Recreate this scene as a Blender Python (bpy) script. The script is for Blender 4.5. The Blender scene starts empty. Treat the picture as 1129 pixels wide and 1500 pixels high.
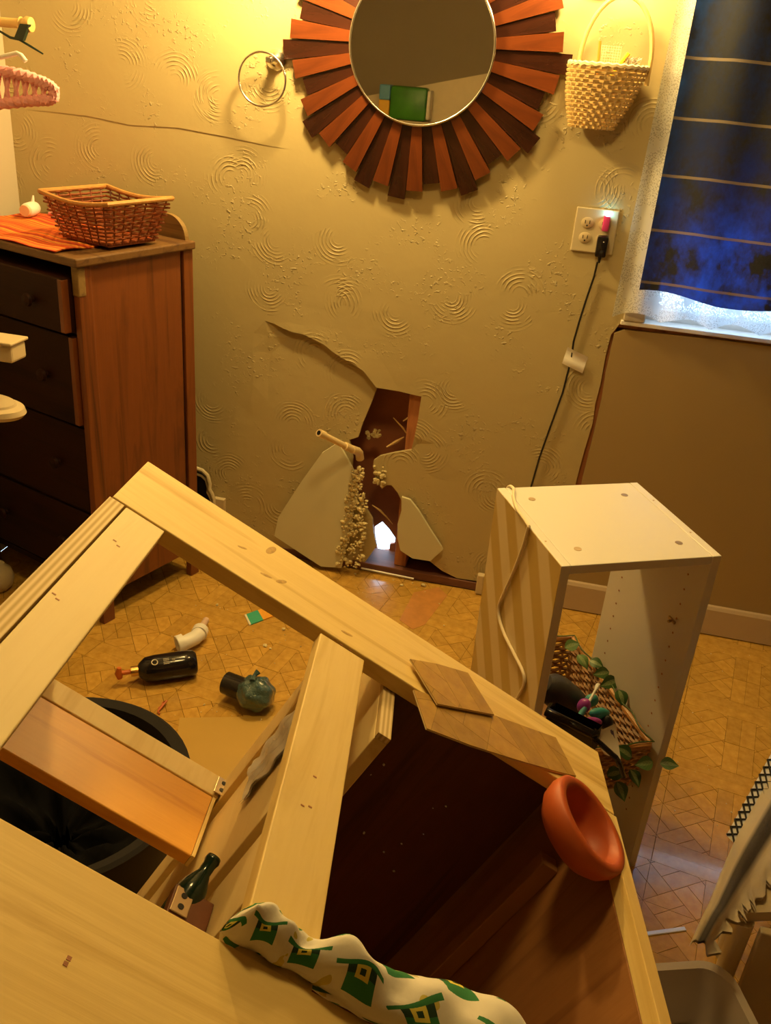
import bpy, bmesh, math, random
import numpy as np
from mathutils import Vector, Matrix
from mathutils.geometry import delaunay_2d_cdt
random.seed(7)
sc = bpy.context.scene
COL = sc.collection
PI = math.pi

# ------------------------------------------------------------------ camera
IW, IH, F = 1129.0, 1500.0, 1314.7
CAM = np.array([0.0, 0.0, 1.5504])
def cam_axes(yaw, pitch, roll):
    cy, sy = math.cos(yaw), math.sin(yaw)
    fwd = np.array([sy*math.cos(pitch), cy*math.cos(pitch), -math.sin(pitch)])
    right = np.array([cy, -sy, 0.0]); down = np.cross(fwd, right)
    c, s = math.cos(roll), math.sin(roll)
    return np.stack([c*right+s*down, -s*right+c*down, fwd], 1)
RC = cam_axes(-0.1865, 0.4631, -0.085)
cd = bpy.data.cameras.new('camera'); cam = bpy.data.objects.new('camera', cd); COL.objects.link(cam)
cd.sensor_fit = 'VERTICAL'; cd.sensor_height = 36.0; cd.lens = F/IH*36.0; cd.clip_start = 0.02
m4 = Matrix.Identity(4)
for i in range(3):
    m4[i][0] = RC[i, 0]; m4[i][1] = -RC[i, 1]; m4[i][2] = -RC[i, 2]; m4[i][3] = CAM[i]
cam.matrix_world = m4; sc.camera = cam

# ------------------------------------------------------------------ sky outside, exposure
wd = bpy.data.worlds.new('sky'); sc.world = wd; wd.use_nodes = True
bg = wd.node_tree.nodes['Background']
bg.inputs[0].default_value = (0.50, 0.74, 1.0, 1); bg.inputs[1].default_value = 4.0
vs = sc.view_settings
vs.view_transform = 'Standard'; vs.look = 'None'; vs.gamma = 1.0; vs.use_curve_mapping = False
vs.exposure = 0.4
LAMP_COL = (1.0, 0.675, 0.23); LAMP_STR = 600.0

# ------------------------------------------------------------------ helpers: points of the place
DW = 2.5937                                   # back wall
def ray(px, py):
    return RC @ np.array([(px-IW/2)/F, (py-IH/2)/F, 1.0])
def on_plane(px, py, n, p0):
    d = ray(px, py); n = np.asarray(n, float); p0 = np.asarray(p0, float)
    return CAM + d*((n@(p0-CAM))/(n@d))
def WP(px, py, y=DW): return on_plane(px, py, (0, 1, 0), (0, y, 0))
def FP(px, py, z=0.0): return on_plane(px, py, (0, 0, 1), (0, 0, z))

# ------------------------------------------------------------------ helpers: mesh
class MB:
    def __init__(s): s.v = []; s.f = []; s.uv = None
    def add(s, vs_, fs):
        o = len(s.v); s.v += [tuple(float(c) for c in p) for p in vs_]; s.f += [tuple(i+o for i in f) for f in fs]
        return s
    def box(s, lo, hi, bev=0.0, M=None):
        bm = bmesh.new(); bmesh.ops.create_cube(bm, size=1.0)
        for v in bm.verts:
            v.co = Vector([(lo[i]+hi[i])/2 + v.co[i]*(hi[i]-lo[i]) for i in range(3)])
        if bev > 0:
            bmesh.ops.bevel(bm, geom=list(bm.edges), offset=bev, segments=2, affect='EDGES', profile=0.5)
        if M is not None: bm.transform(M)
        bm.verts.index_update()
        s.add([v.co for v in bm.verts], [[v.index for v in f.verts] for f in bm.faces]); bm.free(); return s
    def tube(s, path, r, n=8, closed=False, caps=True):
        P = [Vector(p) for p in path]; k = len(P)
        R = r if isinstance(r, (list, tuple)) else [r]*k
        vs_ = []; ref = None
        for i in range(k):
            a = P[(i-1) % k] if (closed or i > 0) else P[i]
            b = P[(i+1) % k] if (closed or i < k-1) else P[i]
            t = (b-a); t = t.normalized() if t.length > 1e-9 else Vector((0, 0, 1))
            if ref is None:
                ref = Vector((0, 0, 1)) if abs(t.z) < 0.9 else Vector((1, 0, 0))
            u = ref - t*ref.dot(t)
            if u.length < 1e-6: u = Vector((1, 0, 0)) - t*t.x
            u.normalize(); w = t.cross(u); ref = u
            for j in range(n):
                a_ = 2*PI*j/n
                vs_.append(P[i] + (u*math.cos(a_)+w*math.sin(a_))*R[i])
        fs = []
        for i in range(k if closed else k-1):
            i2 = (i+1) % k
            for j in range(n):
                j2 = (j+1) % n
                fs.append((i*n+j, i*n+j2, i2*n+j2, i2*n+j))
        if caps and not closed:
            fs.append(tuple(range(n-1, -1, -1))); fs.append(tuple((k-1)*n+j for j in range(n)))
        return s.add(vs_, fs)
    def lathe(s, prof, n=32, M=None, sx=1.0, sy=1.0):
        vs_ = []
        for (r, z) in prof:
            for j in range(n):
                a = 2*PI*j/n; p = Vector((r*math.cos(a)*sx, r*math.sin(a)*sy, z))
                vs_.append(M @ p if M is not None else p)
        fs = []
        for i in range(len(prof)-1):
            for j in range(n):
                j2 = (j+1) % n; fs.append((i*n+j, i*n+j2, (i+1)*n+j2, (i+1)*n+j))
        if prof[0][0] > 1e-6: fs.append(tuple(range(n-1, -1, -1)))
        if prof[-1][0] > 1e-6: fs.append(tuple((len(prof)-1)*n+j for j in range(n)))
        return s.add(vs_, fs)
    def prism(s, poly, a, b, fn=None):
        """poly: 2D outline, extruded from a to b; fn(u, v, w) -> 3D"""
        fn = fn or (lambda u, v, w: (u, v, w))
        n = len(poly)
        vs_ = [fn(p[0], p[1], a) for p in poly] + [fn(p[0], p[1], b) for p in poly]
        fs = [tuple(range(n-1, -1, -1)), tuple(range(n, 2*n))]
        fs += [(i, (i+1) % n, n+(i+1) % n, n+i) for i in range(n)]
        return s.add(vs_, fs)
    def grid(s, fn, nu, nv, cu=False, cv=False):
        vs_ = []; uvs = []
        for i in range(nu):
            for j in range(nv):
                u = i/(nu if cu else nu-1); v = j/(nv if cv else nv-1)
                vs_.append(fn(u, v)); uvs.append((u, v))
        fs = []
        for i in range(nu if cu else nu-1):
            for j in range(nv if cv else nv-1):
                i2 = (i+1) % nu; j2 = (j+1) % nv
                fs.append((i*nv+j, i2*nv+j, i2*nv+j2, i*nv+j2))
        if not s.v: s.uv = uvs
        return s.add(vs_, fs)
    def build(s, name, mat, parent=None, smooth=False, off=None):
        me = bpy.data.meshes.new(name)
        vv = s.v if off is None else [(p[0]-off[0], p[1]-off[1], p[2]-off[2]) for p in s.v]
        me.from_pydata(vv, [], s.f)
        bm = bmesh.new(); bm.from_mesh(me); bmesh.ops.recalc_face_normals(bm, faces=bm.faces); bm.to_mesh(me); bm.free()
        if s.uv and len(s.uv) == len(s.v):
            ul = me.uv_layers.new(name='UVMap')
            for l in me.loops: ul.data[l.index].uv = s.uv[l.vertex_index]
        me.materials.append(mat)
        if smooth:
            for p in me.polygons: p.use_smooth = True
            if smooth != 'all':
                try: me.set_sharp_from_angle(angle=math.radians(40))
                except Exception: pass
        me.update()
        o = bpy.data.objects.new(name, me); COL.objects.link(o)
        if parent is not None: o.parent = parent
        return o
def tag(o, label, cat, group=None):
    o['label'] = label; o['category'] = cat
    if group: o['group'] = group
    return o
def struct(o, label=None):
    o['kind'] = 'structure'
    if label: o['label'] = label
    return o
def thing(name, label, cat, loc=(0, 0, 0), rot=None, group=None):
    o = bpy.data.objects.new(name, None); COL.objects.link(o); o.empty_display_size = 0.05
    if rot is None: o.location = loc
    else:
        M = rot.to_4x4(); M.translation = Vector(loc); o.matrix_world = M
    bpy.context.view_layer.update()
    return tag(o, label, cat, group)
def part(o, name, mb, mat, smooth=False, off=None, label=None):
    p = mb.build(name, mat, o, smooth, off)
    if label: p['label'] = label
    return p
def frame_of(origin, zdir, xhint=(1, 0, 0)):
    z = Vector(zdir).normalized(); x = Vector(xhint); x = (x - z*x.dot(z)).normalized(); y = z.cross(x)
    M = Matrix((x, y, z)).transposed().to_4x4(); M.translation = Vector(origin); return M
def chunk(mb, c, r, rnd, flat=1.0):
    bm = bmesh.new(); bmesh.ops.create_icosphere(bm, subdivisions=1, radius=1.0)
    sx, sy, sz = [rnd.uniform(0.6, 1.1) for _ in range(3)]
    for v in bm.verts:
        q = rnd.uniform(0.7, 1.15)
        v.co = Vector((v.co.x*sx*r*q+c[0], v.co.y*sy*r*q+c[1], v.co.z*sz*r*q*flat+c[2]))
    bm.verts.index_update(); mb.add([v.co for v in bm.verts], [[v.index for v in f.verts] for f in bm.faces]); bm.free()

# ------------------------------------------------------------------ helpers: materials
class NT:
    def __init__(s, name):
        s.m = bpy.data.materials.new(name); s.m.use_nodes = True; s.t = s.m.node_tree
        s.p = s.t.nodes['Principled BSDF']; s.out = s.t.nodes['Material Output']
    def n(s, kind, **kw):
        nd = s.t.nodes.new(kind)
        for k, v in kw.items(): setattr(nd, k, v)
        return nd
    def l(s, a, b): s.t.links.new(a, b)
    def val(s, sock, v):
        if hasattr(v, 'node'): s.l(v, sock)
        else: sock.default_value = v
    def math(s, op, a, b=None, c=None, clamp=False):
        nd = s.n('ShaderNodeMath', operation=op); nd.use_clamp = clamp
        s.val(nd.inputs[0], a)
        if b is not None: s.val(nd.inputs[1], b)
        if c is not None: s.val(nd.inputs[2], c)
        return nd.outputs[0]
    def mix(s, f, a, b, mode='MIX'):
        nd = s.n('ShaderNodeMix', data_type='RGBA', blend_type=mode)
        s.val(nd.inputs[0], f); s.val(nd.inputs[6], a if hasattr(a, 'node') else (*a, 1)[:4]); s.val(nd.inputs[7], b if hasattr(b, 'node') else (*b, 1)[:4])
        return nd.outputs[2]
    def coords(s, kind='Object', scale=(1, 1, 1), rot=(0, 0, 0)):
        tc = s.n('ShaderNodeTexCoord'); mp = s.n('ShaderNodeMapping')
        mp.inputs['Scale'].default_value = scale; mp.inputs['Rotation'].default_value = rot
        s.l(tc.outputs[kind], mp.inputs[0]); return mp.outputs[0]
    def noise(s, vec, scale, detail=3, rough=0.5, dist=0.0):
        nd = s.n('ShaderNodeTexNoise'); nd.inputs['Scale'].default_value = scale; nd.inputs['Detail'].default_value = detail
        nd.inputs['Roughness'].default_value = rough; nd.inputs['Distortion'].default_value = dist
        s.l(vec, nd.inputs['Vector']); return nd.outputs[0]
    def ramp(s, fac, stops):
        nd = s.n('ShaderNodeValToRGB'); e = nd.color_ramp.elements
        while len(e) < len(stops): e.new(0.5)
        for i, (p, c) in enumerate(stops): e[i].position = p; e[i].color = (*c, 1)[:4]
        s.l(fac, nd.inputs[0]); return nd.outputs[0]
    def bump(s, h, strength=0.3, dist=0.01):
        nd = s.n('ShaderNodeBump'); nd.inputs['Strength'].default_value = strength; nd.inputs['Distance'].default_value = dist
        s.l(h, nd.inputs['Height']); s.l(nd.outputs[0], s.p.inputs['Normal'])
    def set(s, col=None, rough=None, metal=None, **kw):
        if col is not None: s.val(s.p.inputs['Base Color'], col if hasattr(col, 'node') else (*col, 1)[:4])
        if rough is not None: s.val(s.p.inputs['Roughness'], rough)
        if metal is not None: s.p.inputs['Metallic'].default_value = metal
        for k, v in kw.items(): s.p.inputs[k].default_value = v
        return s
def plain(name, col, rough=0.5, metal=0.0, var=0.06, nscale=30, bump=0.0, **kw):
    t = NT(name); v = t.coords(); nz = t.noise(v, nscale, 4)
    a = tuple(c*(1-var) for c in col); b = tuple(min(1, c*(1+var)) for c in col)
    t.set(t.mix(nz, a, b), rough, metal, **kw)
    if bump > 0: t.bump(nz, bump, 0.003)
    return t.m
def wood(name, light, dark, axis=0, scale=1.0, rough=0.55, knots=True, contrast=1.0):
    t = NT(name); sc3 = [14*scale]*3; sc3[axis] = 1.1*scale
    v = t.coords('Object', tuple(sc3))
    g = t.noise(v, 1.6, 6, 0.6, 0.9)
    sc4 = [130*scale]*3; sc4[axis] = 5*scale
    fine = t.noise(t.coords('Object', tuple(sc4)), 1.5, 3)
    c = t.ramp(g, [(0.30, dark), (0.5, light), (0.74, tuple((l*2+d)/3 for l, d in zip(light, dark)))])
    c = t.mix(t.math('MULTIPLY', fine, 0.22*contrast), c, dark)
    if knots:
        vo = t.n('ShaderNodeTexVoronoi'); s5 = [6.5*scale]*3; s5[axis] = 3.4*scale
        t.l(t.coords('Object', tuple(s5)), vo.inputs['Vector']); vo.inputs['Scale'].default_value = 1.0
        kn = t.math('LESS_THAN', vo.outputs[0], 0.065)
        kr = t.math('SMOOTH_MIN', vo.outputs[0], 0.2, 0.1)
        c = t.mix(t.math('MULTIPLY', kn, 0.6), c, tuple(d*0.35 for d in dark))
    t.set(c, rough); t.bump(fine, 0.12, 0.002); return t.m

M_ = {}
# textured plaster with swirls
def plaster(name, col):
    t = NT(name); tc = t.n('ShaderNodeTexCoord')
    sep = t.n('ShaderNodeSeparateXYZ'); t.l(tc.outputs['Object'], sep.inputs[0])
    cmb = t.n('ShaderNodeCombineXYZ'); t.l(sep.outputs[0], cmb.inputs[0]); t.l(sep.outputs[2], cmb.inputs[1])
    warp = t.noise(cmb.outputs[0], 9, 2)
    hs = []
    for (scl, fr, off) in ((5.2, 620.0, 0.0), (3.6, 520.0, 3.7)):
        mp = t.n('ShaderNodeMapping'); mp.inputs['Location'].default_value = (off, off*0.7, 0); t.l(cmb.outputs[0], mp.inputs[0])
        vo = t.n('ShaderNodeTexVoronoi', voronoi_dimensions='2D'); vo.inputs['Scale'].default_value = scl
        t.l(mp.outputs[0], vo.inputs['Vector'])
        d = t.math('DIVIDE', vo.outputs[0], scl)
        d2 = t.math('ADD', d, t.math('MULTIPLY', warp, 0.012))
        ring = t.math('MULTIPLY', t.math('ADD', t.math('SINE', t.math('MULTIPLY', d2, fr)), 1.0), 0.5)
        ring = t.math('POWER', ring, 3.0)
        sub = t.n('ShaderNodeVectorMath', operation='SUBTRACT'); t.l(mp.outputs[0], sub.inputs[0]); t.l(vo.outputs['Position'], sub.inputs[1])
        s2 = t.n('ShaderNodeSeparateXYZ'); t.l(sub.outputs[0], s2.inputs[0])
        ang = t.math('ARCTAN2', s2.outputs[1], s2.outputs[0])
        sr = t.n('ShaderNodeSeparateXYZ'); t.l(vo.outputs['Color'], sr.inputs[0])
        arc = t.math('COSINE', t.math('ADD', ang, t.math('MULTIPLY', sr.outputs[0], 6.28)))
        m1 = t.math('MULTIPLY', t.math('ADD', arc, 0.1), 1.6, clamp=True)
        m2 = t.math('GREATER_THAN', sr.outputs[1], 0.35)
        m3 = t.math('MULTIPLY', t.math('SUBTRACT', 0.085, d), 30.0, clamp=True)
        m4 = t.math('MULTIPLY', t.math('SUBTRACT', d, 0.012), 80.0, clamp=True)
        brk = t.math('MULTIPLY', t.math('SUBTRACT', t.noise(cmb.outputs[0], 26, 2), 0.38), 5.0, clamp=True)
        ring = t.math('MULTIPLY', ring, brk)
        hs.append(t.math('MULTIPLY', t.math('MULTIPLY', ring, m1), t.math('MULTIPLY', t.math('MULTIPLY', m2, m3), m4)))
    h = t.math('MAXIMUM', hs[0], hs[1])
    blob = t.noise(cmb.outputs[0], 75, 3, 0.6)
    zone = t.math('MULTIPLY', t.math('SUBTRACT', t.noise(cmb.outputs[0], 6.5, 2), 0.5), 7.0, clamp=True)
    bl = t.math('MULTIPLY', t.math('MULTIPLY', t.math('SUBTRACT', blob, 0.56), 7.0, clamp=True), zone)
    soft = t.noise(cmb.outputs[0], 22, 3)
    hh = t.math('ADD', t.math('ADD', t.math('MULTIPLY', h, 0.55), t.math('MULTIPLY', bl, 0.9)), t.math('MULTIPLY', soft, 0.35))
    tone = t.noise(cmb.outputs[0], 2.2, 3)
    t.set(t.mix(tone, tuple(c*0.94 for c in col), tuple(min(1, c*1.05) for c in col)), 0.42)
    t.bump(hh, 0.9, 0.0038); return t.m
M_['plaster'] = plaster('textured_plaster', (0.49, 0.40, 0.205))
M_['drywall'] = plain('drywall_paint', (0.36, 0.255, 0.11), 0.6, var=0.03, nscale=4)
M_['paper'] = plain('bare_drywall_paper', (0.62, 0.58, 0.38), 0.8, var=0.05, nscale=8, bump=0.1)
M_['gypsum'] = plain('gypsum_core', (0.66, 0.56, 0.30), 0.95, var=0.2, nscale=90, bump=0.8)
M_['cream_wall'] = plain('cream_wall_paint', (0.56, 0.49, 0.38), 0.6, var=0.03, nscale=5)
M_['ceiling'] = plain('ceiling_paint', (0.30, 0.25, 0.18), 0.8, var=0.03, nscale=8)
M_['panelling'] = plain('brown_panelling', (0.16, 0.10, 0.055), 0.6, var=0.2, nscale=8)
M_['rear_wall'] = plain('tan_rear_wall', (0.30, 0.24, 0.15), 0.8, var=0.05, nscale=8)
M_['pine_x'] = wood('pine_along_x', (0.84, 0.63, 0.24), (0.56, 0.34, 0.07), 0)
M_['pine_y'] = wood('pine_along_y', (0.82, 0.62, 0.25), (0.66, 0.45, 0.14), 1, knots=False)
M_['pine_z'] = wood('pine_along_z', (0.74, 0.50, 0.20), (0.56, 0.35, 0.12), 2, knots=False)
M_['orange_pine'] = wood('varnished_pine', (0.82, 0.42, 0.07), (0.64, 0.27, 0.035), 0, rough=0.35)
M_['toned'] = wood('shade_darkened_pine', (0.36, 0.16, 0.05), (0.22, 0.085, 0.025), 2, knots=False)  # pine darkened so that the bay's shade sits in its colour
M_['ply_face'] = wood('plywood_face', (0.82, 0.66, 0.34), (0.70, 0.52, 0.22), 1, knots=False, contrast=0.6)
M_['dark_ply'] = wood('dark_brown_plywood', (0.17, 0.055, 0.022), (0.08, 0.026, 0.012), 2, knots=False, rough=0.4)  # one dark brown for the inner plywood parts
def plyedge():
    t = NT('plywood_edge_layers'); v = t.coords()
    sp = t.n('ShaderNodeSeparateXYZ'); t.l(v, sp.inputs[0])
    s_ = t.math('SINE', t.math('MULTIPLY', sp.outputs[0], 6.28/0.0062))
    f_ = t.math('MULTIPLY', t.math('ADD', s_, 1.0), 0.5)
    t.set(t.mix(f_, (0.80, 0.64, 0.36), (0.52, 0.36, 0.14)), 0.7); return t.m
M_['ply_edge'] = plyedge()
M_['white_lam'] = plain('white_melamine', (0.70, 0.665, 0.60), 0.32, var=0.015, nscale=3)
def stripes():  # tan and paler diagonal bands mixed into the side colour
    t = NT('tan_diagonal_bands'); v = t.coords('Object')
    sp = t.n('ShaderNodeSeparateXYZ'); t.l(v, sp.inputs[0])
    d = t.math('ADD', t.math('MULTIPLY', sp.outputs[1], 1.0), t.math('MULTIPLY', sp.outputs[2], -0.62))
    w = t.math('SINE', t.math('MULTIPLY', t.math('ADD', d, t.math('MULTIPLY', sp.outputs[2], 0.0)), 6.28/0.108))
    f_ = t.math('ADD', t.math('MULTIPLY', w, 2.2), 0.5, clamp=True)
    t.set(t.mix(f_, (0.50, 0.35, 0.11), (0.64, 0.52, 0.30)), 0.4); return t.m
M_['stripe_bands'] = stripes()
M_['chrome'] = plain('brushed_chrome', (0.80, 0.76, 0.70), 0.22, 1.0, var=0.03)
M_['steel'] = plain('galvanised_steel', (0.55, 0.42, 0.28), 0.4, 0.9, var=0.1)
M_['black'] = plain('black_plastic', (0.012, 0.012, 0.014), 0.35, var=0.2)
M_['blackgloss'] = plain('glossy_black_plastic', (0.012, 0.010, 0.012), 0.15, var=0.2)
M_['darkgrey'] = plain('dark_grey_plastic', (0.045, 0.042, 0.045), 0.45, var=0.1)
M_['grey'] = plain('grey_plastic', (0.50, 0.44, 0.39), 0.4, var=0.05)
M_['white'] = plain('white_plastic', (0.85, 0.83, 0.80), 0.35, var=0.02)
M_['ivory'] = plain('ivory_plastic', (0.58, 0.50, 0.33), 0.4, var=0.02)
M_['cream'] = plain('cream_paint', (0.60, 0.49, 0.31), 0.45, var=0.04, nscale=8)
M_['pink'] = plain('pink_yarn', (0.88, 0.42, 0.44), 0.85, var=0.12, nscale=160, bump=0.4)
M_['terracotta'] = plain('terracotta', (0.50, 0.095, 0.02), 0.5, var=0.1, nscale=14, bump=0.08)
M_['pipe'] = plain('beige_plastic_pipe', (0.80, 0.62, 0.34), 0.4, var=0.05)
M_['cavity'] = plain('old_brown_sheathing', (0.36, 0.125, 0.055), 0.75, var=0.5, nscale=9, bump=0.3)
M_['stud'] = wood('old_stud_wood', (0.50, 0.20, 0.08), (0.26, 0.09, 0.035), 2, knots=False)
M_['plate'] = wood('old_sill_wood', (0.20, 0.08, 0.05), (0.08, 0.03, 0.02), 0, knots=False)

# ------------------------------------------------------------------ room shell
XL, XR, YB, ZC = -1.72, 1.60, -1.35, 2.42
def wxz(px, py): p = WP(px, py); return (p[0], p[2])
hole_left = [wxz(*p) for p in [(530, 829), (541, 815), (551, 800), (546.7, 779), (545, 761), (532.6, 741), (523, 724), (522, 706), (515, 688), (516, 672), (511, 645), (524, 641), (530, 622), (542, 593), (551.6, 567)]]
hole_right = [wxz(*p) for p in [(585, 573), (617, 581), (612, 615), (607, 640), (602, 660), (578, 664), (556, 669), (547, 675), (546, 684), (549, 700), (559, 717), (566, 711), (573, 711), (582, 722), (587.5, 733), (587.5, 748), (582, 768), (584, 789), (586.6, 807), (604, 818), (629, 822), (647, 836), (669, 847), (698, 851)]]
gap_edge = [(0.085, 0.03), (0.092, 0.2), (0.097, 0.459), (0.103, 0.55), (0.112, 0.64), (0.109, 0.70), (0.113, 0.768), (0.112, 0.85), (0.116, 0.91), (0.135, 0.945)]
WX0, WX1, WZ0, WZ1 = 0.20, 1.02, 0.955, 1.95
outline = [(XL, 0.0)] + [(XL+0.3, 0.0), (-1.0, 0.0)] + hole_left + hole_right + gap_edge + [(WX0, WZ0), (WX0, WZ1), (WX1, WZ1), (WX1, WZ0), (XR, WZ0), (XR, ZC), (XL, ZC)]
crack1 = [wxz(*p) for p in [(388, 470), (402, 474), (416, 481), (430, 486), (445, 489), (461, 497), (475, 504), (487, 514), (502, 524), (517, 532), (533, 543), (544, 557), (551.6, 567)]]
crack2 = [wxz(*p) for p in [(30, 160), (70, 163), (130, 170), (190, 183), (260, 187), (330, 200), (395, 214), (425, 219)]]
def build_back_wall():
    pts = [Vector(p) for p in outline]; n0 = len(pts)
    edges = [(i, (i+1) % n0) for i in range(n0)]
    for cr in (crack1, crack2):
        idx = []
        for p in cr:
            hit = [i for i, q in enumerate(pts) if (q-Vector(p)).length < 1e-4]
            if hit: idx.append(hit[0])
            else: idx.append(len(pts)); pts.append(Vector(p))
        edges += list(zip(idx[:-1], idx[1:]))
    nb = len(pts)
    x = XL+0.05
    while x < XR:
        z = 0.05
        while z < ZC:
            q = Vector((x+random.uniform(-.008, .008), z+random.uniform(-.008, .008)))
            if min((q-p).length for p in pts[:nb]) > 0.018: pts.append(q)
            z += 0.055
        x += 0.055
    ov, oe, of, _, _, _ = delaunay_2d_cdt(pts, edges, [list(range(n0))], 2, 1e-6)
    def seg_dist(p, cr):
        best = (9, 0, 0); L = len(cr)-1
        for i in range(L):
            a, b = Vector(cr[i]), Vector(cr[i+1]); d = b-a
            t = max(0, min(1, (p-a).dot(d)/d.length_squared)); q = a+d*t
            dd = (p-q).length
            if dd < best[0]: best = (dd, (i+t)/L, d.x*(p.y-a.y)-d.y*(p.x-a.x))
        return best
    bm = bmesh.new()
    bv = [bm.verts.new((v.x, DW, v.y)) for v in ov]
    for f in of:
        try: bm.faces.new([bv[i] for i in f])
        except ValueError: pass
    bm.edges.ensure_lookup_table()
    def key(p): return (round(p[0], 4), round(p[1], 4))
    ck = set()
    for cr in (crack1, crack2):
        for a, b in zip(cr[:-1], cr[1:]): ck.add((key(a), key(b))); ck.add((key(b), key(a)))
    cut = [e for e in bm.edges if (key((e.verts[0].co.x, e.verts[0].co.z)), key((e.verts[1].co.x, e.verts[1].co.z))) in ck]
    bmesh.ops.split_edges(bm, edges=cut)
    for v in bm.verts:
        if not v.link_faces: continue
        c = sum((f.calc_center_median() for f in v.link_faces), Vector())/len(v.link_faces)
        p = Vector((c.x, c.z)); pv = Vector((v.co.x, v.co.z)); dy = 0
        for cr, amp, fall in ((crack1, 0.016, 0.16), (crack2, 0.0022, 0.10)):
            _, _, side = seg_dist(p, cr); dd, t, _ = seg_dist(pv, cr)
            if side < 0 and dd < 0.5: dy += amp*math.exp(-dd/fall)*min(1, t*6)*(1 if cr is crack1 else min(1, (1-t)*4))
            elif side > 0 and dd < 0.3 and cr is crack1: dy -= 0.006*math.exp(-dd/0.05)*min(1, t*4)
        v.co.y += dy
    # thickness
    r = bmesh.ops.extrude_face_region(bm, geom=list(bm.faces))
    for g in r['geom']:
        if isinstance(g, bmesh.types.BMVert): g.co.y += 0.013
    bmesh.ops.recalc_face_normals(bm, faces=bm.faces)
    me = bpy.data.meshes.new('wall_back'); bm.to_mesh(me); bm.free()
    me.materials.append(M_['plaster'])
    o = bpy.data.objects.new('wall_back', me); COL.objects.link(o); return struct(o, 'broken swirl-textured plaster wall')
wall_back = build_back_wall()
# smooth drywall panel under the window
pan = [(0.124, 0.0), (0.116, 0.2), (0.113, 0.459), (0.120, 0.60), (0.124, 0.72), (0.121, 0.80), (0.124, 0.915), (0.15, 0.928), (0.40, 0.935), (XR, 0.94), (XR, 0.0)]
part(wall_back, 'drywall_panel', MB().prism(pan, 0, 0.013, lambda u, v, w: (u, DW-0.002+w, v)), M_['drywall'], label='smooth tan drywall panel')
# broken flaps of drywall
def flap(pix, y, tilt, name='broken_drywall'):
    P = [WP(px, py, y) for px, py in pix]; zmin = min(p[2] for p in P)
    n = len(P); vs_ = [(p[0], p[1]-(p[2]-zmin)*-tilt, p[2]) for p in P] + [(p[0], p[1]-(p[2]-zmin)*-tilt+0.011, p[2]) for p in P]
    fs = [tuple(range(n)), tuple(range(2*n-1, n-1, -1))] + [(i, (i+1) % n, n+(i+1) % n, n+i) for i in range(n)]
    return part(wall_back, name, MB().add(vs_, fs), M_['paper'], label='pale bare slab of broken drywall')
flap([(492, 653), (468, 668), (440, 707), (416, 744), (406, 760), (401, 786), (432, 806), (470, 830), (500, 832), (508, 790), (517, 745), (521, 705), (512, 688)], DW-0.055, 0.06)
flap([(588, 729), (600, 733), (612, 748), (630, 777), (646, 801), (648, 806), (630, 822), (604, 818), (586, 806), (582, 788), (582, 768), (588, 748)], DW-0.022, 0.015)
rub = MB(); rr = random.Random(3)
for i in range(330):
    t = rr.random(); ex = 14 if t < .25 else (20 + 14*t)
    px = 512+ (8-18*t) + rr.uniform(-ex*.35, ex*.9); py = 690+142*t+rr.uniform(-6, 6)
    p = WP(px, min(py, 834), DW-0.035-0.02*t); p[2] = max(p[2], 0.008); chunk(rub, p, rr.uniform(.003, .0105), rr, rr.uniform(.5, 1.2))
o = part(wall_back, 'gypsum_rubble', rub, M_['gypsum'], label='crumbling gypsum along the broken edge'); o['kind'] = 'stuff'
rub2 = MB()
for i in range(22):
    p = WP(556+rr.uniform(-9, 12), 698+rr.uniform(-14, 16), DW-0.004); chunk(rub2, p, rr.uniform(.005, .012), rr)
for i in range(16):
    p = WP(548+rr.uniform(-12, 14), 635+rr.uniform(-5, 6), DW+0.05); chunk(rub2, p, rr.uniform(.005, .010), rr)
o = part(wall_back, 'gypsum_crumbs', rub2, M_['gypsum']); o['kind'] = 'stuff'
# cavity: outer sheathing with the hole to daylight
YO = DW+0.115
hq = [on_plane(px, py, (0, 1, 0), (0, YO, 0)) for px, py in [(548, 772), (560, 764), (570, 775), (579, 788), (578, 796), (571, 797), (570, 806), (553, 808), (549, 790)]]
def sheath():
    bm = bmesh.new()
    outer = [(XL, -0.02), (XR, -0.02), (XR, 0.93), (XL, 0.93)]
    inner = [(p[0], p[2]) for p in hq]
    pts = [Vector(p) for p in outer]+[Vector(p) for p in inner]; no = len(outer); ni = len(inner)
    ed = [(i, (i+1) % no) for i in range(no)]+[(no+i, no+(i+1) % ni) for i in range(ni)]
    ov, oe, of, _, _, _ = delaunay_2d_cdt(pts, ed, [list(range(no)), [no+i for i in range(ni)][::-1]], 2, 1e-6)
    def inside(q):
        c = False
        for i in range(ni):
            a, b = inner[i], inner[(i+1) % ni]
            if (a[1] > q[1]) != (b[1] > q[1]) and q[0] < (b[0]-a[0])*(q[1]-a[1])/(b[1]-a[1])+a[0]: c = not c
        return c
    bv = [bm.verts.new((v.x, YO, v.y)) for v in ov]
    for f in of:
        c = sum((ov[i] for i in f), Vector((0, 0)))/len(f)
        if not inside(c): bm.faces.new([bv[i] for i in f])
    r = bmesh.ops.extrude_face_region(bm, geom=list(bm.faces))
    for g in r['geom']:
        if isinstance(g, bmesh.types.BMVert): g.co.y += 0.012
    bmesh.ops.recalc_face_normals(bm, faces=bm.faces)
    me = bpy.data.meshes.new('wall_outer'); bm.to_mesh(me); bm.free(); me.materials.append(M_['cavity'])
    o = bpy.data.objects.new('wall_outer', me); COL.objects.link(o); return struct(o, 'dark brown outer sheathing inside the wall cavity')
wall_outer = sheath()
b = MB().box((XL, DW+0.014, 0.93), (XR, YO+0.012, 0.945)); part(wall_outer, 'fire_block', b, M_['stud'])
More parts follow.
